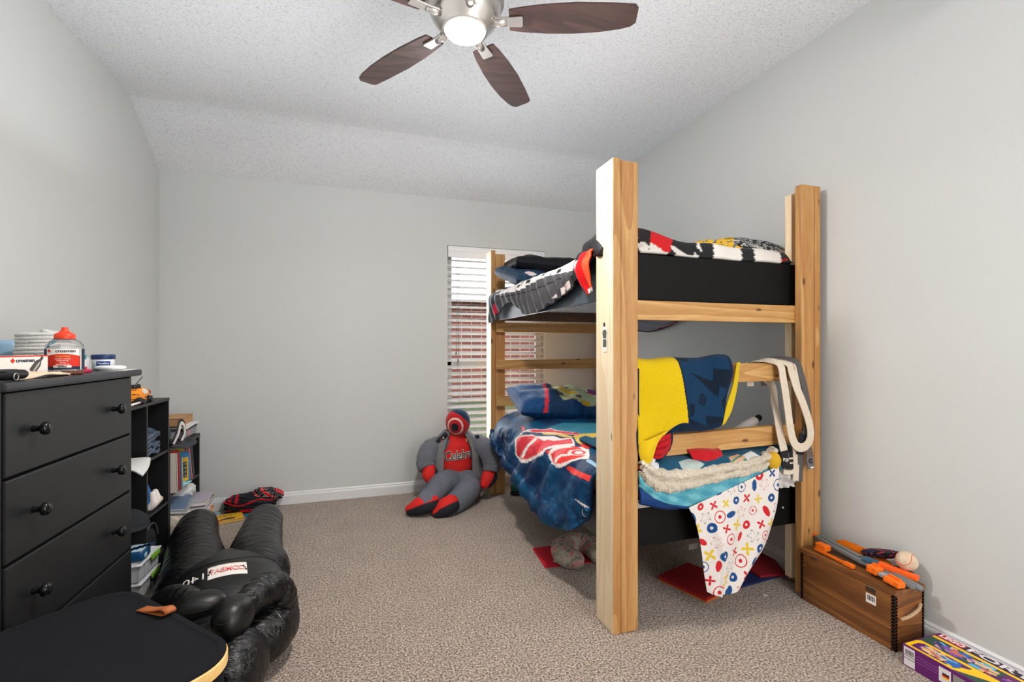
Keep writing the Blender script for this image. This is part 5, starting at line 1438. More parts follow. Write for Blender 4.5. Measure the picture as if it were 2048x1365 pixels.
Q = grid([[(-.945, 1.64, TZ + .006), (-.905, 1.64, TZ + .004)], [(-.948, 1.75, TZ + .014), (-.900, 1.75, TZ + .010)], [(-.946, 1.82, TZ + .012), (-.902, 1.83, TZ + .008)], [(-.935, 1.885, TZ + .003), (-.915, 1.89, TZ + .003)]], 60, 20)
uq, vq = uvg(60, 20)
g = G(); g.sheet(Q + nrm(Q) * wav(uq, vq, 2, 12, .0015)[..., None], .006); g.make('canvas_pouch', mat('cream_canvas', (226, 206, 178), rough=.9, bump=.3, bs=300), label='flat cream canvas strip in front of the cartridge box', cat='pouch')
c = thing('game_controller', 'black handheld device with metal ring at near end of chest top', 'device', (-.90, 1.59, TZ))
g = G(); g.tube([(-.925, 1.56, TZ + .016), (-.915, 1.60, TZ + .017), (-.905, 1.645, TZ + .017)], [.014, .016, .013], 18, round_ends=True)
g.box((-.935, 1.55, TZ + .024), (-.905, 1.63, TZ + .032), .003, smooth=True); g.make('body', mat('black_plastic', (22, 22, 24), rough=.35), c)
g = G(); th_ = np.linspace(0, 2 * pi, 24)[:-1]; g.tube([(-.893, 1.600 + .009 * cos(t), TZ + .012 + .009 * sin(t)) for t in th_], .0014, 8, closed=True); g.make('ring', m_nick, c)

# ------------------------------------------------------------------ black cube shelving along the left wall
m_shelf = mat('black_laminate', (24, 24, 25), rough=.45, var=.1, vs=20)
m_edge = mat('grey_edge', (52, 52, 52), rough=.5)  # front edges a paler grey than the panels
def shelf_unit(name, label, y_edges, z_levels, x1, t=.013):
    u = thing(name, label, 'shelf', ((XL + x1) / 2, (y_edges[0] + y_edges[-1]) / 2, 0))
    y0, y1, zt = y_edges[0], y_edges[-1], z_levels[-1]
    g = G(); g.box((XL + .016, y0, .0), (XL + .021, y1, zt)); g.make('back_panel', m_shelf, u)
    for i, y in enumerate(y_edges):
        g = G(); g.box((XL + .016, y - t, 0), (x1, y, zt), .001); p = g.make('side_panel' if i in (0, len(y_edges) - 1) else 'divider', [m_shelf, m_edge], u)
        for f in p.data.polygons:
            if f.normal.x > .9: f.material_index = 1
    for i, z in enumerate(z_levels):
        for j in range(len(y_edges) - 1):
            if z == zt and j: continue
            a, b_2 = y_edges[j], (y_edges[j + 1] - t if z != zt else y1)
            g = G(); g.box((XL + .02, a if z != zt else y0 - t, z - .015), (x1 - (.002 if z != zt else -.002), b_2, z + (0 if z != zt else .001)), .001); p = g.make('top' if z == zt else 'shelf_board', [m_shelf, m_edge], u)
            for f in p.data.polygons:
                if f.normal.x > .9: f.material_index = 1
    return u
CX = -1.06
shelf_unit('cube_shelf', 'tall black cube shelf between the chest of drawers and the low bookcase', [2.31, 2.575, 2.852, 3.128], [.022, .312, .607, .900], CX)
shelf_unit('low_bookcase', 'low black two tier bookcase crammed with books in back left corner', [3.145, 3.650], [.022, .335, .605], CX)

# orange tiger toy car
c = thing('toy_car', 'orange tiger faced toy car with aerial on top of the cube shelf', 'toy', (-1.13, 2.87, .90))
m_or = cloth('orange_plastic', rough=.35, bump=0, sheen=0, var=0)
def tig(D):
    c = fill((len(D),), (246, 150, 44))
    x, y, z = D[:, 0], D[:, 1], D[:, 2]
    side = x > .15
    for k_ in range(3):
        q = side & (np.abs(z + .25 - (y - .1 - k_ * .22) * -.55 + .0) < .06 + .05 * np.sin(y * 5)) & (y > -.15 + k_ * .2) & (y < .55 + k_ * .14)
        c[q] = (60, 40, 40)
    c[side & (y < -.55) & (np.abs(np.sin(z * 6 + y * 2)) < .25)] = (40, 30, 30)
    c[((y - .05) / .28) ** 2 + ((z - .48) / .30) ** 2 < 1] = (228, 226, 222)
    c[(y > .9) & (z < -.05)] = (232, 228, 224)
    return c
g = G(); g.ell((-1.125, 2.865, .940), (.052, .105, .045), nu=90, nv=60, e=.85, col=tig); g.make('body', m_or, c)
g = G(); g.box((-1.175, 2.77, .902), (-1.072, 2.94, .918), .006)
for y in (2.80, 2.915): g.lathe([(.001, -.058), (.016, -.058), (.018, -.05), (.018, .05), (.016, .058), (.001, .058)], (0, 0, 0), 18, 0, TR((-1.124, y, .918), (0, 90, 0)))
g.make('chassis', mat('black_plastic', (22, 22, 24), rough=.35), c)
g = G(); g.ell((-1.105, 2.972, .948), (.014, .014, .013)); g.make('nose', mat('dark_red_plastic', (166, 40, 44), rough=.4), c)
g = G(); g.ell((-1.115, 2.825, .985), (.022, .016, .014)); g.ell((-1.10, 2.85, .988), (.010, .012, .014), m=0); g.tube([(-1.11, 2.77, 1.0), (-1.11, 2.815, .985)], .006, 8); g.make('ear', mat('black_plastic', (22, 22, 24), rough=.35), c)
g = G(); g.tube([(-1.115, 2.83, .985), (-1.12, 2.95, 1.032)], [.0022, .0016], 8); g.make('aerial', m_dk, c)
g = G(); g.ell((-1.065, 2.80, .915), (.014, .022, .014), e=.8); g.tube([(-1.066, 2.68, .91), (-1.066, 2.78, .912)], .006, 8, 1); g.make('charger_plug', [mat('black_plastic', (22, 22, 24), rough=.35), m_paper], label='small black plug with white cord on front edge of cube shelf top', cat='plug')

# jeans, shoes and papers inside the cubes
g = G()
for i in range(5):
    Q = grid([[(-1.33, 2.89, 0), (-1.2, 2.88, 0), (-1.075, 2.885, 0)], [(-1.33, 2.96, .006), (-1.2, 2.96, .01), (-1.068, 2.955, .004)], [(-1.33, 3.08, 0), (-1.2, 3.09, .004), (-1.08, 3.06, 0)]], 30, 30)
    uq, vq = uvg(30, 30)
    Q[..., 2] += .620 + i * .021 + wav(uq, vq, 80 + i, 11, .006) + (.02 * uq if i > 2 else 0)
    g.sheet(Q, .016, 0)
g.make('folded_jeans', mat('blue_denim', (84, 98, 116), rough=.95, var=.3, vs=14, bump=.4, bs=200), label='stack of folded blue jeans in far upper cube', cat='clothing')
g = G()
Q = grid([[(-1.22, 2.60, .625), (-1.05, 2.60, .62), (-.985, 2.60, .585)], [(-1.22, 2.68, .63), (-1.05, 2.69, .628), (-.995, 2.69, .606)], [(-1.22, 2.76, .628), (-1.06, 2.78, .632), (-1.03, 2.80, .625)]], 24, 24)
g.sheet(Q, .010); g.make('paper_stack', mat('paper_slip_white', (222, 222, 220), rough=.8), label='white papers curling off the middle cube shelf', cat='paper')
for i, y in enumerate((2.945, 2.992)):
    c = thing('shoe', ('nearer' if i == 0 else 'farther') + ' of two blue and white shoes standing heel down in far middle cube', 'shoe', (-1.15, y, .312), group='shoes in the far middle cube')
    M = TR((-1.085 - .005 * i, y, .318), (0, 0, 0))
    g = G(); g.tube([xf(np.array([q]), np.array(M))[0] for q in ((-.02, 0, .03), (-.035, 0, .075), (-.05, .004, .125), (-.06, .006, .155))], [.026, .030, .024, .014], 20, res=16, round_ends=True); g.make('upper', mat('blue_mesh', (44, 104, 166), rough=.5), c)
    g = G(); g.tube([xf(np.array([q]), np.array(M))[0] for q in ((.0, 0, .018), (.018, .0, .04), (.01, .004, .085))], [.022, .022, .014], 16, res=14, round_ends=True); g.make('sole', m_paper, c)
g = G(); g.tube([(-1.09, 2.975, .348), (-1.085, 3.03, .345), (-1.082, 3.045, .345), (-1.081, 3.055, .345)], [.012, .012, .019, .017], 16, round_ends=True); g.make('wooden_pestle', mat('cream_wood', (226, 204, 170), rough=.5), label='cream wooden pestle lying beside blue shoes', cat='tool')
c = thing('cap', 'dark grey cap lying in middle cube under the papers', 'cap', (-1.08, 2.70, .312))
g = G(); g.ell((-1.10, 2.70, .318), (.10, .10, .085), nu=32, nv=20)
for v in g.V: v[:, 2] = np.maximum(v[:, 2], .314)
g.make('crown', mat('dark_felt', (38, 40, 44), rough=.95, bump=.3, bs=200), c)
g = G(); Q = grid([[(-1.06, 2.60, .335), (-1.04, 2.64, .335), (-1.04, 2.70, .335), (-1.06, 2.74, .335)], [(-1.03, 2.60, .322), (-1.0, 2.64, .320), (-1.0, 2.69, .320), (-1.03, 2.73, .322)]], 12, 24); g.sheet(Q, .006); g.make('peak', mat('dark_felt', (38, 40, 44)), c)

# stacked clear tubs
m_tub = mat('frosted_tub', (240, 243, 246), rough=.35, trans=.15, alpha=.62, ior=1.1)
m_lid = mat('frosted_lid', (240, 243, 246), rough=.3, trans=.1, alpha=.85, ior=1.1)
m_lat = mat('lime_latch', (132, 186, 52), rough=.45)
for i, z in enumerate((.002, .092)):
    c = thing('storage_tub', ('lower' if i == 0 else 'upper') + ' clear plastic tub with lime green latch beside the cube shelf', 'storage box', (-1.0, 2.70, z), group='clear tubs')
    x0, x1, y0, y1 = -1.26, -.998, 2.588, 2.806
    g = G()
    for lo, hi in (((x0, y0, z), (x1, y1, z + .004)), ((x0, y0, z), (x0 + .004, y1, z + .078)), ((x1 - .004, y0, z), (x1, y1, z + .078)), ((x0, y0, z), (x1, y0 + .004, z + .078)), ((x0, y1 - .004, z), (x1, y1, z + .078))):
        g.box(lo, hi, .001)
    for q in np.linspace(y0 + .03, y1 - .03, 5): g.box((x1, q - .006, z + .006), (x1 + .004, q + .006, z + .070), .001)
    g.make('body', m_tub, c)
    g = G(); g.box((x0 - .008, y0 - .008, z + .072), (x1 + .012, y1 + .010, z + .081), .005, smooth=True); g.box((x0 + .01, y0 + .01, z + .080), (x1 - .008, y1 - .008, z + .089), .004, smooth=True); g.make('lid', m_lid, c)
    g = G(); g.box((x1 + .010, 2.690, z + .058), (x1 + .020, 2.775, z + .082), .003, smooth=True); g.box((x1 + .019, 2.695, z + .064), (x1 + .022, 2.77, z + .070), 0); g.make('latch', m_lat, c)
    g = G()
    for q in range(6): g.box((-1.20 + .025 * q, 2.60 + .025 * q, z + .008), (-1.13 + .022 * q, 2.66 + .022 * q, z + .03 + .008 * (q % 3)), .004, 0, col=[(190, 70, 60), (230, 226, 220), (90, 110, 140), (226, 206, 180), (150, 150, 156), (200, 190, 160)][q])
    g.make('contents', cloth('tub_contents', bump=0, sheen=0), c, kind='stuff')
c = thing('puzzle_box', 'small blue pictured carton resting on the upper clear tub', 'box', (-1.02, 2.63, .184))
g = G(); g.box((-1.09, 2.592, .184), (-.985, 2.690, .232), .012, 1, smooth=True)
g.box((-1.085, 2.596, .232), (-.989, 2.687, .234), .0, 0)
for q in range(5): g.box((-1.06 + q * .016, 2.61 + q * .012, .234), (-1.03 + q * .016, 2.64 + q * .014, .2345), 0, 2)
g.box((-.985, 2.615, .196), (-.9842, 2.64, .214), 0, 0)
g.make('carton', [mat('pale_cyan_print', (190, 222, 232)), mat('deep_blue_print', (26, 78, 122), rough=.4), mat('dark_blue_print', (22, 52, 90))], c)
c = thing('sneaker', 'black sneaker with white flash beside the clear tubs', 'shoe', (-.99, 2.95, 0))
g = G(); g.tube([(-1.20, 2.96, .07), (-1.10, 2.95, .075), (-1.02, 2.94, .055), (-.965, 2.935, .042)], [.05, .052, .044, .03], 22, res=20, round_ends=True); g.make('upper', mat('black_mesh', (28, 28, 30), rough=.8, bump=.5, bs=300), c)
g = G(); g.box((-1.24, 2.895, .0), (-.935, 2.985, .03), .012, smooth=True); g.make('sole', m_dk, c)
g = G(); g.prism([(-.02, -.008), (.03, .014), (.012, .0), (.024, .004), (-.014, -.016)], .001, frame((-.985, 2.893, .062), (1, 0, .2), (0, .3, 1))); g.make('flash', m_paper, c)
c = thing('mesh_basket', 'black mesh bag with hooped rim standing in far bottom cube', 'bag', (-1.18, 2.95, .022))
g = G(); g.ell((-1.19, 2.97, .13), (.12, .085, .11), nu=30, nv=20, e=.8); g.make('body', mat('black_mesh', (28, 28, 30)), c)
g = G(); g.tube([(-1.085, 2.88 + .08 * (1 - cos(a)), .15 + .09 * sin(a)) for a in np.linspace(0, pi, 16)], .005, 8); g.make('hoop', mat('grey_piping', (70, 72, 76), rough=.6), c)

# low bookcase contents
def book(name, label, lo, hi, rot, cols, group=None, axis='x', titled=None):
    """hardback: cover boards and spine in one colour, page block in another"""
    lo, hi = np.array(lo, float), np.array(hi, float)
    ctr = (lo + hi) / 2; d = hi - lo
    M = TR(ctr, rot)
    k_ = int(np.argmin(d)); t = .0022
    b = thing(name, label, 'book', (ctr[0], ctr[1], lo[2]), group)
    g = G(); l, h_ = -d / 2, d / 2
    for s in (0, 1):
        a, z = l.copy(), h_.copy()
        if s: a[k_] = h_[k_] - t
        else: z[k_] = l[k_] + t
        g.box(a, z, 0, 0, M)
    sp = {'x': 0, 'y': 1}[axis]
    a, z = l.copy(), h_.copy(); a[sp] = h_[sp] - t; g.box(a, z, 0, 0, M)
    g.make('cover', mat('cover_%d_%d_%d' % cols[0], cols[0], rough=.45), b)
    a, z = l + .003, h_ - .003; a[k_] = l[k_] + t; z[k_] = h_[k_] - t
    g = G(); g.box(a, z, 0, 0, M); g.make('pages', mat('pages_%d_%d_%d' % cols[1], cols[1], rough=.9), b)
    return b, M, d
BZ = .606
book('binder', 'clear grey binder with pink sticker on top of low bookcase', (-1.33, 3.40, BZ + .008), (-1.075, 3.640, BZ + .055), (0, 0, 1), ((150, 152, 156), (196, 198, 202)))
g = G(); g.box((-1.0745, 3.475, BZ + .018), (-1.0735, 3.515, BZ + .048), .0); g.make('pink_sticker', mat('pink_paper', (226, 140, 166)), label='pink sticky note on front of the clear binder', cat='sticker')
book('folder', 'dark grey folder lying on the clear binder', (-1.33, 3.39, BZ + .060), (-1.068, 3.635, BZ + .068), (0, 2, 2), ((60, 60, 62), (120, 120, 120)))
g = G(); Q = grid([[(-1.32, 3.40, .680), (-1.1, 3.41, .680), (-1.06, 3.42, .672)], [(-1.32, 3.52, .684), (-1.1, 3.53, .690), (-1.062, 3.52, .676)], [(-1.32, 3.64, .682), (-1.1, 3.64, .686), (-1.062, 3.64, .684)]], 24, 24)
uq, vq = uvg(24, 24); g.sheet(Q + nrm(Q) * wav(uq, vq, 8, 9, .003)[..., None], .008); g.make('loose_papers', mat('paper_slip_white', (222, 222, 220)), label='crumpled white papers under the cardboard box', cat='paper')
c = thing('cardboard_box', 'small brown cardboard box on top of the low bookcase stack', 'box', (-1.2, 3.52, .694))
g = G(); g.box((-1.33, 3.385, .695), (-1.090, 3.615, .742), .0015, 0, TR((0, 0, 0))); g.box((-1.335, 3.38, .7425), (-1.086, 3.618, .7455), .0008); g.make('carton', mat('kraft_card', (190, 146, 104), rough=.85, var=.08, vs=12), c)
g = G(); g.box((-1.30, 3.62, .695), (-1.10, 3.655, .735), .002); g.make('sticky_pad', mat('cream_paper', (226, 222, 196), rough=.9), label='cream paper pad behind the brown cardboard box', cat='paper')
# cap and strap loop on the near part of the top
c = thing('grey_hat', 'grey cap with black and white strap loop on top of low bookcase', 'cap', (-1.1, 3.26, BZ))
g = G(); g.ell((-1.19, 3.235, BZ + .07), (.10, .085, .085), nu=32, nv=20)
for v in g.V: v[:, 2] = np.maximum(v[:, 2], BZ + .004)
g.make('crown', mat('slate_cloth', (82, 84, 92), rough=.9, bump=.3, bs=200), c)
lp = [(-1.07, 3.20, BZ + .012), (-1.055, 3.23, BZ + .07), (-1.055, 3.265, BZ + .118), (-1.06, 3.31, BZ + .128), (-1.06, 3.355, BZ + .10), (-1.06, 3.365, BZ + .05), (-1.065, 3.32, BZ + .008)]
g = G(); g.tube(lp, 1, flat=(.036, .006), up=(1, 0, 0), res=50); g.make('strap', mat('black_webbing', (46, 46, 50), rough=.8), c)
lp2 = [(x + .004, 3.285 + (y - 3.285) * .90, BZ + (z - BZ) * .94) for x, y, z in lp]
g = G(); g.tube(lp2, 1, flat=(.020, .006), up=(1, 0, 0), res=50); g.make('lining', m_paper, c)
g = G(); Q = grid([[(-1.07, 3.17, BZ + .006), (-1.07, 3.28, BZ + .006), (-1.07, 3.37, BZ + .006)], [(-.985, 3.17, BZ - .012), (-.97, 3.28, BZ - .002), (-1.0, 3.37, BZ + .004)]], 10, 24); g.sheet(Q, .006); g.make('peak', mat('slate_dark', (58, 64, 72), rough=.9), c)
book('notebook', 'slim black edged notebook poking out under the cap', (-1.30, 3.24, BZ - .0 + .002), (-1.02, 3.50, BZ + .010), (0, 0, -4), ((36, 36, 38), (206, 196, 184)), axis='y')
# middle tier, standing books from near to far
MZ = .336
spec = [('pale cream thin book, first standing on middle tier', (206, 196, 184), 3.165, .018, .235, -4), ('tall red spined book standing on middle tier', (176, 18, 26), 3.192, .026, .245, -5),
        ('teal covered book beside the red spined book', (70, 128, 150), 3.226, .020, .20, -4), ('white spined book beside the teal covered book', (222, 226, 230), 3.250, .012, .195, -4)]
for lab_, col_, y, t, h_, a in spec:
    book('book', lab_, (-1.26, y, MZ + .003), (-1.035, y + t, MZ + h_), (-a, 0, 0), (col_, (226, 220, 208)), 'books standing on the middle tier')
c = thing('toy_calculator', 'blue rounded toy calculator with yellow screen leaning on middle tier', 'toy', (-1.10, 3.33, MZ))
fr = frame((-1.065, 3.355, MZ + .105), (.30, .95, -.10), (-.05, .12, 1))
g = G(); g.box((-.075, -.10, -.03), (.075, .10, 0), .028, 0, fr, smooth=True); g.make('case', mat('toy_blue', (28, 122, 176), rough=.4), c)
g = G(); g.box((-.055, -.082, 0), (.045, .062, .003), .001, 0, fr); g.make('screen', mat('toy_yellow', (222, 176, 34), rough=.4), c)
g = G(); g.box((-.048, -.06, .003), (.030, .035, .0042), 0, 0, fr)
for i in range(4):
    for j in range(3): g.ell(xf(np.array([(-.035 + j * .024, -.05 + i * .024, .005)]), np.array(fr))[0], (.006, .006, .006), nu=10, nv=8, m=1)
g.make('keypad', [mat('toy_dark', (64, 60, 48)), mat('toy_grey', (150, 150, 130))], c)
g = G(); Q = grid([[(-1.08, 3.27, MZ + .004), (-1.045, 3.30, MZ + .004), (-1.035, 3.42, MZ + .004)], [(-1.10, 3.28, MZ + .05), (-1.07, 3.31, MZ + .035), (-1.06, 3.42, MZ + .012)]], 12, 20)
cq = fill((12, 20), (110, 200, 206)); uq, vq = uvg(12, 20); cq[np.sin(vq * 26 + uq * 9) > .4] = (206, 232, 230); g.sheet(Q, .004, 0, cq); g.make('cloth_strip', m_cloth, label='pale turquoise crumpled strip in front of toy calculator', cat='cloth')
book('book', 'pinkish spined book leaning on middle tier beside black folder', (-1.26, 3.435, MZ + .003), (-1.05, 3.455, MZ + .225), (14, 0, 0), ((206, 122, 122), (226, 206, 190)), 'books standing on the middle tier')
book('book', 'yellow edged thin book leaning behind the toy calculator', (-1.27, 3.405, MZ + .003), (-1.07, 3.418, MZ + .235), (14, 0, 0), ((222, 196, 90), (226, 206, 190)), 'books standing on the middle tier')
book('book', 'large black folder leaning at far end of middle tier', (-1.28, 3.49, MZ + .003), (-1.06, 3.530, MZ + .235), (13, 0, 0), ((38, 38, 42), (60, 60, 60)), 'books standing on the middle tier')
# bottom tier
g = G(); g.ell((-1.15, 3.50, .262), (.10, .085, .052), nu=40, nv=26, e=.8, wr=.10); g.make('crumpled_paper', mat('paper_slip_white', (222, 222, 220)), label='crumpled white paper ball on bottom tier of low bookcase', cat='paper')
st = [('green edged magazine at bottom of the floor level stack', (120, 130, 40), .026, .022, -3), ('yellow covered workbook in the floor level stack', (236, 186, 36), .052, .034, 4), ('orange spined workbook in the floor level stack', (222, 110, 40), .090, .018, 2),
      ('white covered workbook in the floor level stack', (226, 222, 216), .112, .040, 5), ('purple grey workbook in the floor level stack', (120, 112, 136), .156, .026, 2), ('lavender folder near top of the floor level stack', (190, 182, 196), .186, .022, 4)]
for lab_, col_, z, t, a in st:
    book('workbook', lab_, (-1.30, 3.37, z), (-.965, 3.63, z + t), (0, 0, a * 2), (col_, (230, 224, 214)), 'workbooks stacked on the bottom tier', axis='y')
book('magazine', 'blue grey glossy magazine slanting on top of floor level stack', (-1.28, 3.20, .238), (-1.03, 3.44, .250), (4, 6, 10), ((106, 128, 156), (222, 222, 222)), axis='y')
book('magazine', 'pale grey magazine under the blue grey magazine', (-1.28, 3.20, .214), (-1.015, 3.45, .232), (2, 4, 6), ((150, 160, 162), (222, 222, 222)), axis='y')
g = G(); g.ell((-1.06, 3.27, .105), (.085, .075, .100), nu=44, nv=28, e=.8, wr=.07); g.make('cloth_bundle', mat('cream_cotton', (226, 214, 196), rough=.95, bump=.4, bs=60), label='cream and white cloth bundle spilling from bottom tier', cat='clothing')
g = G(); g.tube([(-1.045, 3.20, .012), (-1.02, 3.20, .07), (-1.03, 3.21, .12)], .008, 10, round_ends=True); g.tube([(-1.02, 3.23, .008), (-1.0, 3.225, .06), (-1.015, 3.23, .10)], .007, 10, 1, round_ends=True); g.make('shoelace', [mat('olive_cord', (150, 140, 96), rough=.9), m_paper], label='pale cords hanging beside the cream cloth bundle', cat='cord')

# on the carpet along the back wall
b, M, d = book('paperback', 'yellow paperback book lying on carpet near back wall', (-1.005, 3.555, .002), (-.80, 3.705, .020), (0, 0, 16), ((236, 182, 44), (226, 196, 130)), axis='y')
g = G()
Mt = M @ TR((0, 0, d[2] / 2 + .0004))
g.text('10 MINUTE', .022, Mt @ TR((.01, .045, 0)), 0, off=.0004); g.text('PUZZLES', .026, Mt @ TR((-.01, .015, 0)), 1, off=.0004)
g.prism([(-.05, -.05), (.05, -.055), (.06, -.03), (.02, -.02), (-.02, -.03)], .0004, Mt, 2); g.prism([(-.09, -.055), (-.03, -.066), (.0, -.058), (-.06, -.046)], .0004, Mt, 3)
g.make('cover_print', [mat('print_green', (90, 130, 50)), mat('print_brown', (150, 110, 40)), mat('print_dark', (70, 60, 66)), mat('print_orange', (220, 100, 40))], b)
book('booklet', 'thin teal booklet on carpet beside the yellow paperback', (-.785, 3.60, .002), (-.665, 3.73, .008), (0, 0, 22), ((24, 130, 158), (226, 226, 226)), axis='y')
book('booklet', 'small pale blue booklet behind the dummy knee near back wall', (-1.03, 3.70, .002), (-.965, 3.80, .007), (0, 0, 12), ((150, 186, 196), (226, 226, 226)), axis='y')
c = thing('sports_bag', 'crumpled black and red bag lying against the back baseboard', 'bag', (-.72, 3.80, 0))
def bagcol(D):
    q = fill((len(D),), (26, 26, 32)); x, y, z = D[:, 0], D[:, 1], D[:, 2]
    q[np.abs(z - .25 - .22 * np.sin(x * 4)) < .06] = (206, 24, 36)
    q[(z < -.45) & (x < .2) & (np.sin(x * 9 + y * 4) > -.4)] = (206, 22, 34)
    q[(z > .3) & (x < -.45) & (np.sin(x * 22) > 0)] = (170, 24, 46)
    return q
g = G(); g.ell((-.775, 3.775, .066), (.165, .070, .066), TR((0, 0, 0), (0, 0, 5)), nu=110, nv=70, e=.75, col=bagcol, wr=.05)
for v in g.V: v[:, 2] = np.maximum(v[:, 2], .004)
g.make('body', m_satin, c)
def flapcol(D):
    q = fill((len(D),), (28, 28, 34)); x, y, z = D[:, 0], D[:, 1], D[:, 2]
    q[(np.sin(x * 6 + z * 5) > .55) & (z > -.2)] = (206, 28, 36); q[(np.sin(x * 24 + y * 9) * np.sin(z * 19) > .75)] = (206, 186, 180)
    return q
g = G(); g.ell((-.665, 3.785, .112), (.10, .06, .042), TR((0, 0, 0), (0, 10, 5)), nu=80, nv=50, e=.8, col=flapcol, wr=.06); g.make('flap', m_satin, c)
g = G(); g.ell((-.935, 3.80, .045), (.03, .05, .042), e=.7); g.make('end_panel', mat('grey_mesh', (124, 122, 120), rough=.9), c)

# ------------------------------------------------------------------ under the bunk
def flat_card(name, label, pts, z, t, rgb, cat_, m=None):
    g = G(); bm = None
    n = len(pts)
    V = [(x, y, z) for x, y in pts] + [(x, y, z + t) for x, y in pts]
    g.add(V, [tuple(range(n))[::-1], tuple(range(n, 2 * n))] + [(i, (i + 1) % n, n + (i + 1) % n, n + i) for i in range(n)])
    return g.make(name, m or mat('felt_%d_%d_%d' % rgb, rgb, rough=.8, bump=.1, bs=200), label=label, cat=cat_)
def xy(p): return (p[0], p[1])
flat_card('felt_sheet', 'bright red flat sheet on carpet under the neck pillow', [xy((0.948, 2.56, 0.0)), xy((0.928, 2.314, 0.0)), xy((1.193, 2.295, 0.0)), xy((1.262, 2.539, 0.0))], .002, .004, (196, 14, 40), 'sheet')
q = [xy((1.426, 2.016, 0.02)), xy((1.511, 1.768, 0.02)), xy((1.768, 1.838, 0.02)), xy((1.667, 2.092, 0.02))]
flat_card('folder', 'orange edged folder at bottom of the red stack under the bunk', [(x + .006, y + .002) for x, y in q], .002, .010, (206, 108, 30), 'folder')
flat_card('folder', 'dark red folder on the orange folder under the bunk', q, .013, .014, (150, 12, 22), 'folder')
flat_card('folder', 'navy blue folder lying behind the hanging sheet under the bunk', [xy((1.775, 1.973, 0.0)), xy((1.771, 1.828, 0.0)), xy((2.042, 1.855, 0.0)), xy((2.013, 2.014, 0.0))], .002, .010, (22, 34, 86), 'folder')
flat_card('folder', 'maroon folder under the bunk nearest the right baseboard', [xy((1.93, 2.034, 0.03)), xy((1.924, 1.861, 0.03)), xy((2.064, 1.839, 0.03)), xy((2.213, 2.088, 0.03))], .014, .012, (140, 14, 26), 'folder')
g = G(); g.box((0, 0, 0), (.055, .001, .026), 0, 0, TR((1.442, 1.8, 0.245), (0, 0, 4))); g.make('paper_tag', mat('paper_slip_white', (222, 222, 220)), label='small white tag hanging below the lower end board', cat='tag')
g = G(); g.box((0, 0, 0), (.006, .02, .004), .001, 0, TR((1.832, 1.731, 0.0), (0, 0, 20))); g.make('paper_scrap', mat('paper_slip_white', (222, 222, 220)), label='tiny white scrap on carpet between bunk and crate', cat='scrap')
c = thing('neck_pillow', 'floral grey and pink U shaped neck pillow on carpet beside near post', 'pillow', (1.16, 2.42, 0))
def flor(D): pass
pts = [(1.08, 2.25, 0.055), (1.055, 2.283, 0.055), (1.041, 2.331, 0.058), (1.062, 2.392, 0.06), (1.128, 2.441, 0.06), (1.194, 2.434, 0.06), (1.233, 2.384, 0.055), (1.237, 2.32, 0.05), (1.229, 2.276, 0.05)]
def fcol(i, j):
    c = fill(i.shape, (176, 166, 152)); n = np.sin(i * 60 + 3 * np.sin(j * 12.6)) + np.sin(j * 25.2 + i * 43)
    c[n > .7] = (190, 120, 116); c[n < -1.0] = (120, 116, 104); c[(n > -.3) & (n < -.1)] = (146, 140, 124)
    return c
g = G(); g.tube(pts, [.045, .055, .058, .058, .056, .056, .056, .054, .048], 30, res=60, wr=.003, round_ends=True, col=fcol)
for v in g.V: v[:, 2] = np.maximum(v[:, 2], .007)
g.make('cushion', m_cloth, c)
g = G(); Q = grid([[(1.039, 2.353, 0.06), (1.047, 2.284, 0.05)], [(1.03, 2.387, 0.03), (1.025, 2.323, 0.02)], [(0.991, 2.352, 0.012), (1.01, 2.321, 0.012)]], 16, 12); g.sheet(Q, .004); g.make('flap', mat('grey_lace', (176, 170, 168), rough=.9), c)
c = thing('sneaker', 'dark green and teal shoe on carpet beyond the hanging blue quilt', 'shoe', (1.2, 3.55, 0))
a = np.array((1.17, 3.529, 0.045)); g = G(); g.tube([a + (0, .03, .01), a + (.06, .02, .008), a + (.13, .0, -.012)], [.04, .05, .036], 20, res=14, round_ends=True)
for v in g.V: v[:, 2] = np.maximum(v[:, 2], .012)
g.make('upper', mat('teal_mesh', (46, 104, 96), rough=.8, bump=.4, bs=240), c)
g = G(); g.tube([a + (-.01, .02, -.028), a + (.06, .01, -.028), a + (.15, -.02, -.028)], [.035, .048, .034], 18, res=12, round_ends=True)
for v in g.V: v[:, 2] = np.clip(v[:, 2], .003, .03)
g.make('sole', m_dk, c)

# ------------------------------------------------------------------ wooden crate by the right wall
m_cr = wood('stained_crate_y', 'y', (160, 104, 52), (108, 64, 28), knots=False, rough=.5)
m_crx = wood('stained_crate_x', 'x', (158, 100, 48), (106, 62, 28), knots=False, rough=.5)
m_dove = mat('dovetail_dark', (58, 34, 18), rough=.6)
CX0, CX1, CY0, CY1, CH = 1.972, 2.138, 1.262, 1.672, .240
c = thing('wooden_crate', 'brown stained wooden crate with rope handle and finger joints against right wall', 'crate', ((CX0 + CX1) / 2, (CY0 + CY1) / 2, 0))
g = G(); g.box((CX0, CY0, 0), (CX0 + .014, CY1, CH - .022), .001); p = g.make('front_panel', m_cr, c, label='long front panel with label')
g = G(); g.box((CX0 - .0008, 1.333, .142), (CX0, 1.372, .180), 0, 0)
for q in range(5): g.box((CX0 - .0014, 1.338 + q * .006, .154), (CX0 - .0006, 1.341 + q * .006, .174), 0, 1)
g.make('price_label', [m_paper, m_dk], p)
g = G(); g.box((CX0 - .0016, 1.335, .188), (CX0, 1.372, .212), 0, 0); g.box((CX0 - .0022, 1.33, .208), (CX0 - .0004, 1.375, .2125), 0, 1); g.make('clasp', [mat('clasp_brown', (74, 52, 36), rough=.5), m_nick], p)
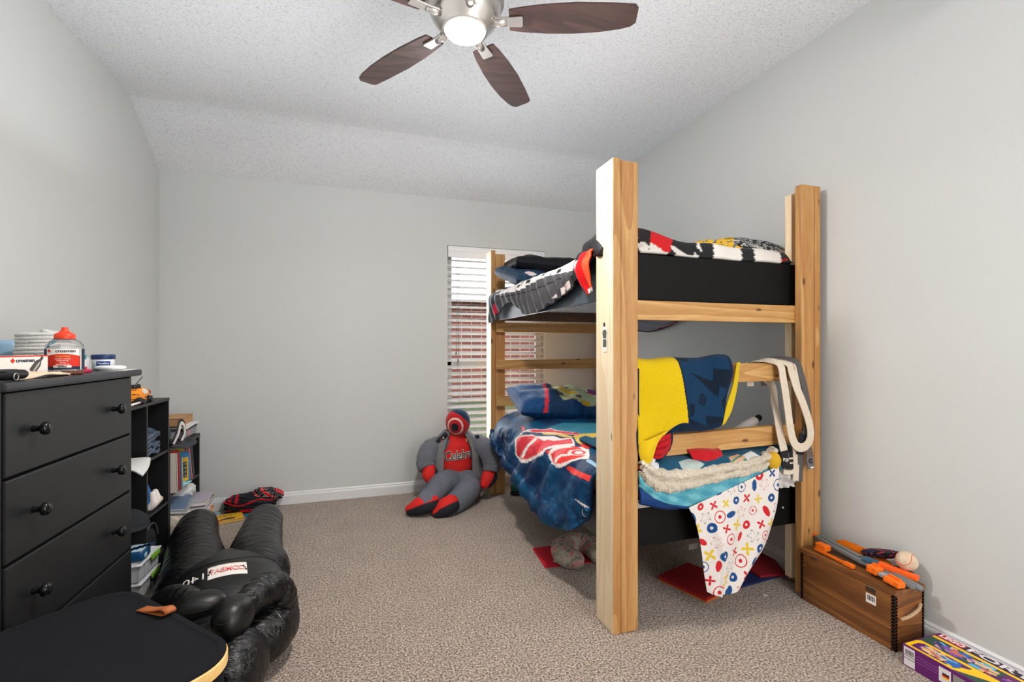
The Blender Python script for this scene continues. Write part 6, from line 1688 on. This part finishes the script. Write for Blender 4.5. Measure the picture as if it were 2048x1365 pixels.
g = G(); g.box((CX0, CY0, 0), (CX1, CY0 + .014, CH - .022), .001); e_ = g.make('end_panel', m_crx, c)
g = G(); g.tube([(2.005, CY0 - .002, .125), (2.03, CY0 - .014, .138), (2.075, CY0 - .016, .156), (2.112, CY0 - .002, .165)], .0065, 10, res=24, wr=.0012, round_ends=True); g.make('rope_handle', mat('sisal_rope', (214, 178, 140), rough=.95, bump=.8, bs=160), e_)
g = G(); g.box((CX0, CY1 - .014, 0), (CX1, CY1, CH - .022), .001); g.make('end_panel', m_crx, c)
g = G(); g.box((CX1 - .014, CY0, 0), (CX1, CY1, CH - .022), .001); g.make('back_panel', m_cr, c)
g = G(); g.box((CX0 + .01, CY0 + .01, .004), (CX1 - .01, CY1 - .01, .016)); g.make('base_board', m_cr, c)
g = G(); g.box((CX0 - .004, CY0 - .004, CH - .021), (CX1, CY1 + .002, CH), .002); g.box((CX0 - .004, CY1 - .09, CH - .024), (CX0 - .001, CY1 - .05, CH - .018), 0, 1); g.make('lid', [m_cr, m_nick], c)
n = 17
g = G()
for yy, y2 in ((CY0, CY0 + .016), (CY1 - .016, CY1)):
    for i in range(n):
        z0 = .004 + i * .0125
        g.box((CX0 - .0008, yy, z0), (CX0 + .002, y2, z0 + .0063))
for x0, x1 in ((CX0, CX0 + .010), (CX1 - .012, CX1)):
    for i in range(n):
        z0 = .004 + i * .0125
        g.box((x0, CY0 - .0008, z0 + .0063), (x1, CY0 + .002, z0 + .0125))
g.make('finger_joints', m_dove, c)

# toys piled on the crate
m_tg = mat('toy_grey_plastic', (116, 120, 120), rough=.45)
m_to = mat('toy_orange_plastic', (244, 116, 22), rough=.4)
TZ2 = CH
def bar(g, p0, p1, w, t, m=0, bev=.003, up=(0, 0, 1)):
    p0, p1 = Vector(p0), Vector(p1); d = p1 - p0
    fr = frame(p0, d, Vector(up).cross(d))
    g.box((0, -w / 2, 0), (d.length, w / 2, t), bev, m, fr, smooth=False)
b = thing('toy_crossbow', 'long grey toy blaster with orange clips lying along crate lid', 'toy', (2.05, 1.45, TZ2))
g = G()
A0, A1 = np.array((2.085, 1.675, TZ2 + .030)), np.array((2.030, 1.235, TZ2 + .012))
fr = frame(A0, A1 - A0, np.cross((0, 0, 1), A1 - A0)); L = np.linalg.norm(A1 - A0)
g.prism([(0, -.020), (.10, -.026), (L * .55, -.030), (L * .62, -.020), (L * .9, -.018), (L, -.010), (L + .01, 0), (L, .020), (L * .8, .036), (L * .55, .030), (.08, .022), (0, .018)], .016, fr, bev=.004)
g.prism([(.02, -.008), (L * .5, -.012), (L * .5, .010), (.02, .008)], .006, fr @ TR((0, 0, .016)), bev=.002)
g.tube([xf(np.array([q]), np.array(fr))[0] for q in ((L * .80, .016, .010), (L * 1.03, .012, .010))], [.013, .013], 16, round_ends=True)
g.make('body', m_tg, b)
for (u0, u1, v0, v1, h0, h1) in ((-.035, -.004, -.014, .004, .004, .020), (L * .66, L * .76, -.052, -.012, -.002, .026), (L * .83, L * .97, -.055, -.018, -.004, .018)):
    g = G(); g.box((u0, v0, h0), (u1, v1, h1), .004, 0, fr)
    if u0 > .1:
        g.box((u0 + .008, v0 - .006, h0 + .004), (u1 - .02, v0 + .002, h1 - .006), .002, 0, fr)
        g.box((u0 + .004, v1 - .014, h1 - .002), (u1 - .012, v1 - .004, h1 + .007), .002, 0, fr)
    g.make('clip', m_to, b, label='orange clip')
g = G(); g.box((L * .76, -.044, .0), (L * .83, -.016, .014), .003, 0, fr); g.make('joint', mat('toy_light_grey', (160, 162, 166), rough=.4), b)
b = thing('toy_magazine', 'orange toy handle with boxy clip lying at front of crate lid', 'toy', (2.0, 1.5, TZ2))
g = G(); bar(g, (2.004, 1.625, TZ2 + .004), (1.992, 1.455, TZ2 + .004), .010, .012); bar(g, (1.994, 1.478, TZ2 + .003), (1.990, 1.435, TZ2 + .003), .020, .016); g.make('arm', m_to, b)
g = G(); g.box((2.002, 1.57, TZ2 + .016), (2.036, 1.622, TZ2 + .042), .004); g.box((2.0, 1.575, TZ2 + .034), (2.038, 1.618, TZ2 + .040), .001); g.make('clip', m_to, b)
b = thing('toy_sword', 'blue and bright orange toy sword hilt lying across the grey blaster', 'toy', (2.07, 1.33, TZ2 + .03))
p0, pm, p1 = np.array((2.096, 1.437, 0.285)), np.array((2.114, 1.382, 0.285)), np.array((2.194, 1.271, 0.27))
p0, pm, p1 = np.array((2.040, 1.425, TZ2 + .034)), np.array((2.050, 1.376, TZ2 + .034)), np.array((2.075, 1.245, TZ2 + .030))
g = G(); bar(g, p0, pm, .026, .020); bar(g, p0 + (0, .006, .004), p0 + (.002, -.012, .004), .032, .010); g.make('hilt', mat('toy_slate_blue', (58, 96, 122), rough=.4), b)
g = G(); bar(g, pm, p1, .026, .020, 0, .004); g.make('blade', mat('toy_bright_orange', (250, 100, 34), rough=.4), b)
b = thing('toy_dart_clip', 'translucent amber orange toy dart clip behind the grey blaster', 'toy', (2.10, 1.5, TZ2))
g = G(); g.tube([(2.095, 1.575, TZ2 + .040), (2.100, 1.53, TZ2 + .044), (2.106, 1.46, TZ2 + .038), (2.110, 1.38, TZ2 + .030)], [.018, .022, .022, .016], 16, res=14, round_ends=True); g.make('case', mat('amber_plastic', (236, 120, 20), rough=.25, trans=.35, ior=1.2), b)
g = G()
for q in range(4): g.tube([(2.098 + .003 * q, 1.56 - .05 * q, TZ2 + .060 - .002 * q), (2.098 + .003 * q, 1.535 - .05 * q, TZ2 + .062 - .002 * q)], .006, 8, round_ends=True)
g.make('ribs', mat('amber_dark', (206, 96, 14), rough=.3), b)
def patc(D):
    c = fill((len(D),), (22, 22, 26)); x, y, z = D[:, 0], D[:, 1], D[:, 2]
    n = np.sin(x * 11 + y * 7) * np.sin(y * 13 + z * 8); c[n > .65] = (190, 60, 80); c[n < -.75] = (60, 66, 120)
    return c
g = G(); g.ell((2.100, 1.40, TZ2 + .070), (.022, .075, .018), TR((0, 0, 0), (-16, 0, 14)), nu=60, nv=40, col=patc, e=.85, wr=.03); g.make('patterned_case', m_satin, label='small black pouch with pink specks leaning beside the baseball', cat='pouch')
b = thing('baseball', 'scuffed white baseball with red stitching on top of crate toys', 'ball', (2.095, 1.315, TZ2 + .04))
bc = (2.098, 1.300, TZ2 + .082); rb = .037
g = G(); g.ell(bc, (rb,) * 3, nu=40, nv=28)
t = np.linspace(0, 2 * pi, 120)
al = .42
sx_ = np.stack([np.cos(t) * (1 - .0) * cos(al) + np.cos(3 * t) * .28, np.sin(t) * cos(al) - np.sin(3 * t) * .28, .78 * np.sin(2 * t)], -1)
sx_ /= np.linalg.norm(sx_, axis=1)[:, None]
Mq = np.array(TR((0, 0, 0), (20, 35, 60)))[:3, :3]
g.tube(np.array(bc) + (sx_ @ Mq.T) * (rb + .0003), .0009, 6, 1, closed=True)
g.make('cover', [mat('scuffed_leather', (226, 212, 190), rough=.6, rgb2=(204, 172, 140), vs=22), m_red], b)
g = G(); g.ell((2.085, 1.31, TZ2 + .036), (.03, .045, .012), e=.8); g.make('black_wallet', m_dk, label='flat black pouch under the baseball', cat='pouch')

# ------------------------------------------------------------------ boxed building set in the near right corner
b = thing('toy_set_box', 'purple and yellow toy building set box lying on carpet against right wall', 'box', (2.03, .95, 0))
BX0, BX1, BY0, BY1, BH = 1.928, 2.136, .66, 1.208, .078
g = G(); g.box((BX0, BY0, 0), (BX1, BY1, BH), .0008, 0)
# top face frame: x runs toward camera along the wall, y runs to the wall
ft = frame((BX0, BY1, BH), (0, -1, 0), (1, 0, 0))
Wd, Ln = BX1 - BX0, BY1 - BY0
def pt(poly, z, m): g.prism(poly, .0003, ft @ TR((0, 0, z)), m)
zz = .0002
pt([(0.004, .006), (Ln, .006), (Ln, Wd - .003), (.004, Wd - .003)], zz, 1)                      # purple
pt([(.0, .012), (.014, .004), (.30, .004), (.30, .016), (.20, .030), (.012, .034)] if False else [(.004, .004), (.15, .004), (.24, .062), (.24, .085), (.16, .085), (.012, .085), (.004, .07)], zz * 2, 2)   # yellow panel edge
pt([(.018, .014), (.125, .014), (.172, .060), (.172, .070), (.03, .070), (.018, .056)], zz * 3, 1)
pt([(.004, .085), (.24, .085), (.30, .06), (Ln, .02), (Ln, .006), (.158, .006), (.24, .062), (.16, .085)], zz * 1.5, 3)
pt([(.006, .088), (.15, .088), (.225, .110), (.225, .150), (.006, .150)], zz * 3, 3)                 # dark green picture
pt([(.006, .152), (.14, .152), (.36, .150), (.46, .132), (Ln, .128), (Ln, .165), (.44, .165), (.30, .163), (.006, .168)], zz * 4, 2)
pt([(.010, .174), (.09, .174), (.09, Wd - .004), (.010, Wd - .004)], zz * 4, 4)                # red logo square
g.text('LEGO', .030, ft @ TR((.050, (.174 + Wd - .004) / 2, zz * 6)), 5, off=.0012)
pt([(.090, .170), (.43, .170), (.43, Wd - .004), (.090, Wd - .004)], zz * 4, 6)
g.text('FORTNITE', .040, ft @ TR((.26, (.170 + Wd - .004) / 2, zz * 6)), 5, sx=1.75, off=.001)
rb_ = np.random.default_rng(3)
pal = [7, 8, 9, 10, 11, 12]
for i in range(150):
    zone = i % 3
    if zone == 0: x, y = rb_.uniform(.05, .14), rb_.uniform(.028, .060)
    elif zone == 1: x, y = rb_.uniform(.05, .21), rb_.uniform(.096, .142)
    else: x, y = rb_.uniform(.24, .52), rb_.uniform(.03, .13)
    w_, h_ = rb_.uniform(.006, .022), rb_.uniform(.004, .012); a = rb_.uniform(-30, 30)
    g.box((-w_, -h_, 0), (w_, h_, .0003 + .0004 * rb_.random()), 0, int(pal[rb_.integers(0, 6)]), ft @ TR((x, y, zz * 6), (0, 0, a)))
fs = frame((BX0, BY1, 0), (0, -1, 0), (0, 0, 1)) @ TR((0, 0, .0))
fs = Matrix(((0, 0, -1, BX0), (-1, 0, 0, BY1), (0, 1, 0, 0), (0, 0, 0, 1)))
g.box((.004, .004, 0), (.040, BH - .006, .0005), 0, 5, fs)
for q in range(7): g.box((.010 + q * .004, .046, .0005), (.012 + q * .004, .064, .0009), 0, 6, fs)
g.box((.004, .040, .0005), (.040, .042, .0009), 0, 6, fs); g.box((.004, .030, .0005), (.040, .032, .0009), 0, 6, fs)
g.box((.115, .018, 0), (.150, BH - .010, .0005), 0, 5, fs); g.box((.125, .046, .0005), (.145, .052, .0009), 0, 6, fs); g.box((.125, .040, .0005), (.145, .046, .0009), 0, 4, fs); g.box((.125, .034, .0005), (.145, .040, .0009), 0, 2, fs)
g.box((.156, .016, 0), (.19, BH - .012, .0005), 0, 13, fs)
for q in range(3): g.box((.045, .056 - q * .010, 0), (.112, .058 - q * .010, .0004), 0, 14, fs)
g.make('carton', [mat('carton_purple', (104, 30, 108), rough=.4), mat('print_purple', (92, 32, 98), rough=.4), mat('print_yellow', (250, 200, 20), rough=.4), mat('print_forest', (48, 78, 66), rough=.4), mat('print_logo_red', (196, 26, 34), rough=.4),
                  mat('print_white', (236, 230, 232), rough=.4), mat('print_black', (40, 24, 40), rough=.4), mat('print_blue', (38, 100, 180), rough=.4), mat('print_cyan', (90, 176, 220), rough=.4), mat('print_violet', (130, 80, 170), rough=.4),
                  mat('print_tan', (226, 190, 140), rough=.4), mat('print_coral', (206, 110, 90), rough=.4), mat('print_navy', (40, 50, 110), rough=.4), mat('print_grey', (150, 146, 140), rough=.4), mat('print_lilac', (150, 90, 156), rough=.4)], b)

# ------------------------------------------------------------------ light and camera
def area(name, loc, rot, size, energy, color, sy=None, spread=None):
    l = bpy.data.lights.new(name, 'AREA'); l.energy = energy; l.color = color; l.size = size
    if sy: l.shape = 'RECTANGLE'; l.size_y = sy
    o = bpy.data.objects.new(name, l); COL.objects.link(o); o.location = loc; o.rotation_euler = [R(a) for a in rot]
    return o
area('fill_lamp', (1.15, -.6, 1.32), (90, 0, 24), 1.8, FILL, (1, .995, .99), 2.5)  # added fill lamp behind the camera, out of view
area('window_daylight', (1.11, 3.78, 1.2), (-90, 0, 0), .84, WINL, (.93, .97, 1), 1.55)
area('ceiling_fill', (.1, 1.45, 2.02), (180, 0, 0), 2.6, CEIL_FILL, (.96, .985, 1), 2.9)  # added unseen lamp facing up, brightens the ceiling
sun = bpy.data.lights.new('outdoor_sun', 'SUN'); sun.energy = 1.6; sun.angle = R(2)
so = bpy.data.objects.new('outdoor_sun', sun); COL.objects.link(so); so.rotation_euler = (R(40), 0, R(-20))
wd = bpy.data.worlds.new('daylight'); bpy.context.scene.world = wd; wd.use_nodes = True
bg = wd.node_tree.nodes['Background']; bg.inputs['Color'].default_value = (.86, .93, 1, 1); bg.inputs['Strength'].default_value = WORLD

cam = bpy.data.cameras.new('camera'); co = bpy.data.objects.new('camera', cam); COL.objects.link(co)
cam.sensor_fit = 'HORIZONTAL'; cam.sensor_width = 36; cam.lens = 926.4 / 2048 * 36
co.location = (0, 0, 1.19); co.rotation_euler = (R(90), 0, -.3104)
cam.shift_x = 0; cam.shift_y = (694.7 - 682.5) / 2048
cam.clip_start = .05; cam.clip_end = 200
sc = bpy.context.scene
sc.camera = co
sc.view_settings.view_transform = 'Standard'
sc.view_settings.look = 'None'
sc.view_settings.exposure = EXPO
sc.cycles.use_denoising = True
sc.cycles.max_bounces = 8
sc.cycles.sample_clamp_indirect = 6
sc.cycles.caustics_reflective = False
sc.cycles.caustics_refractive = False
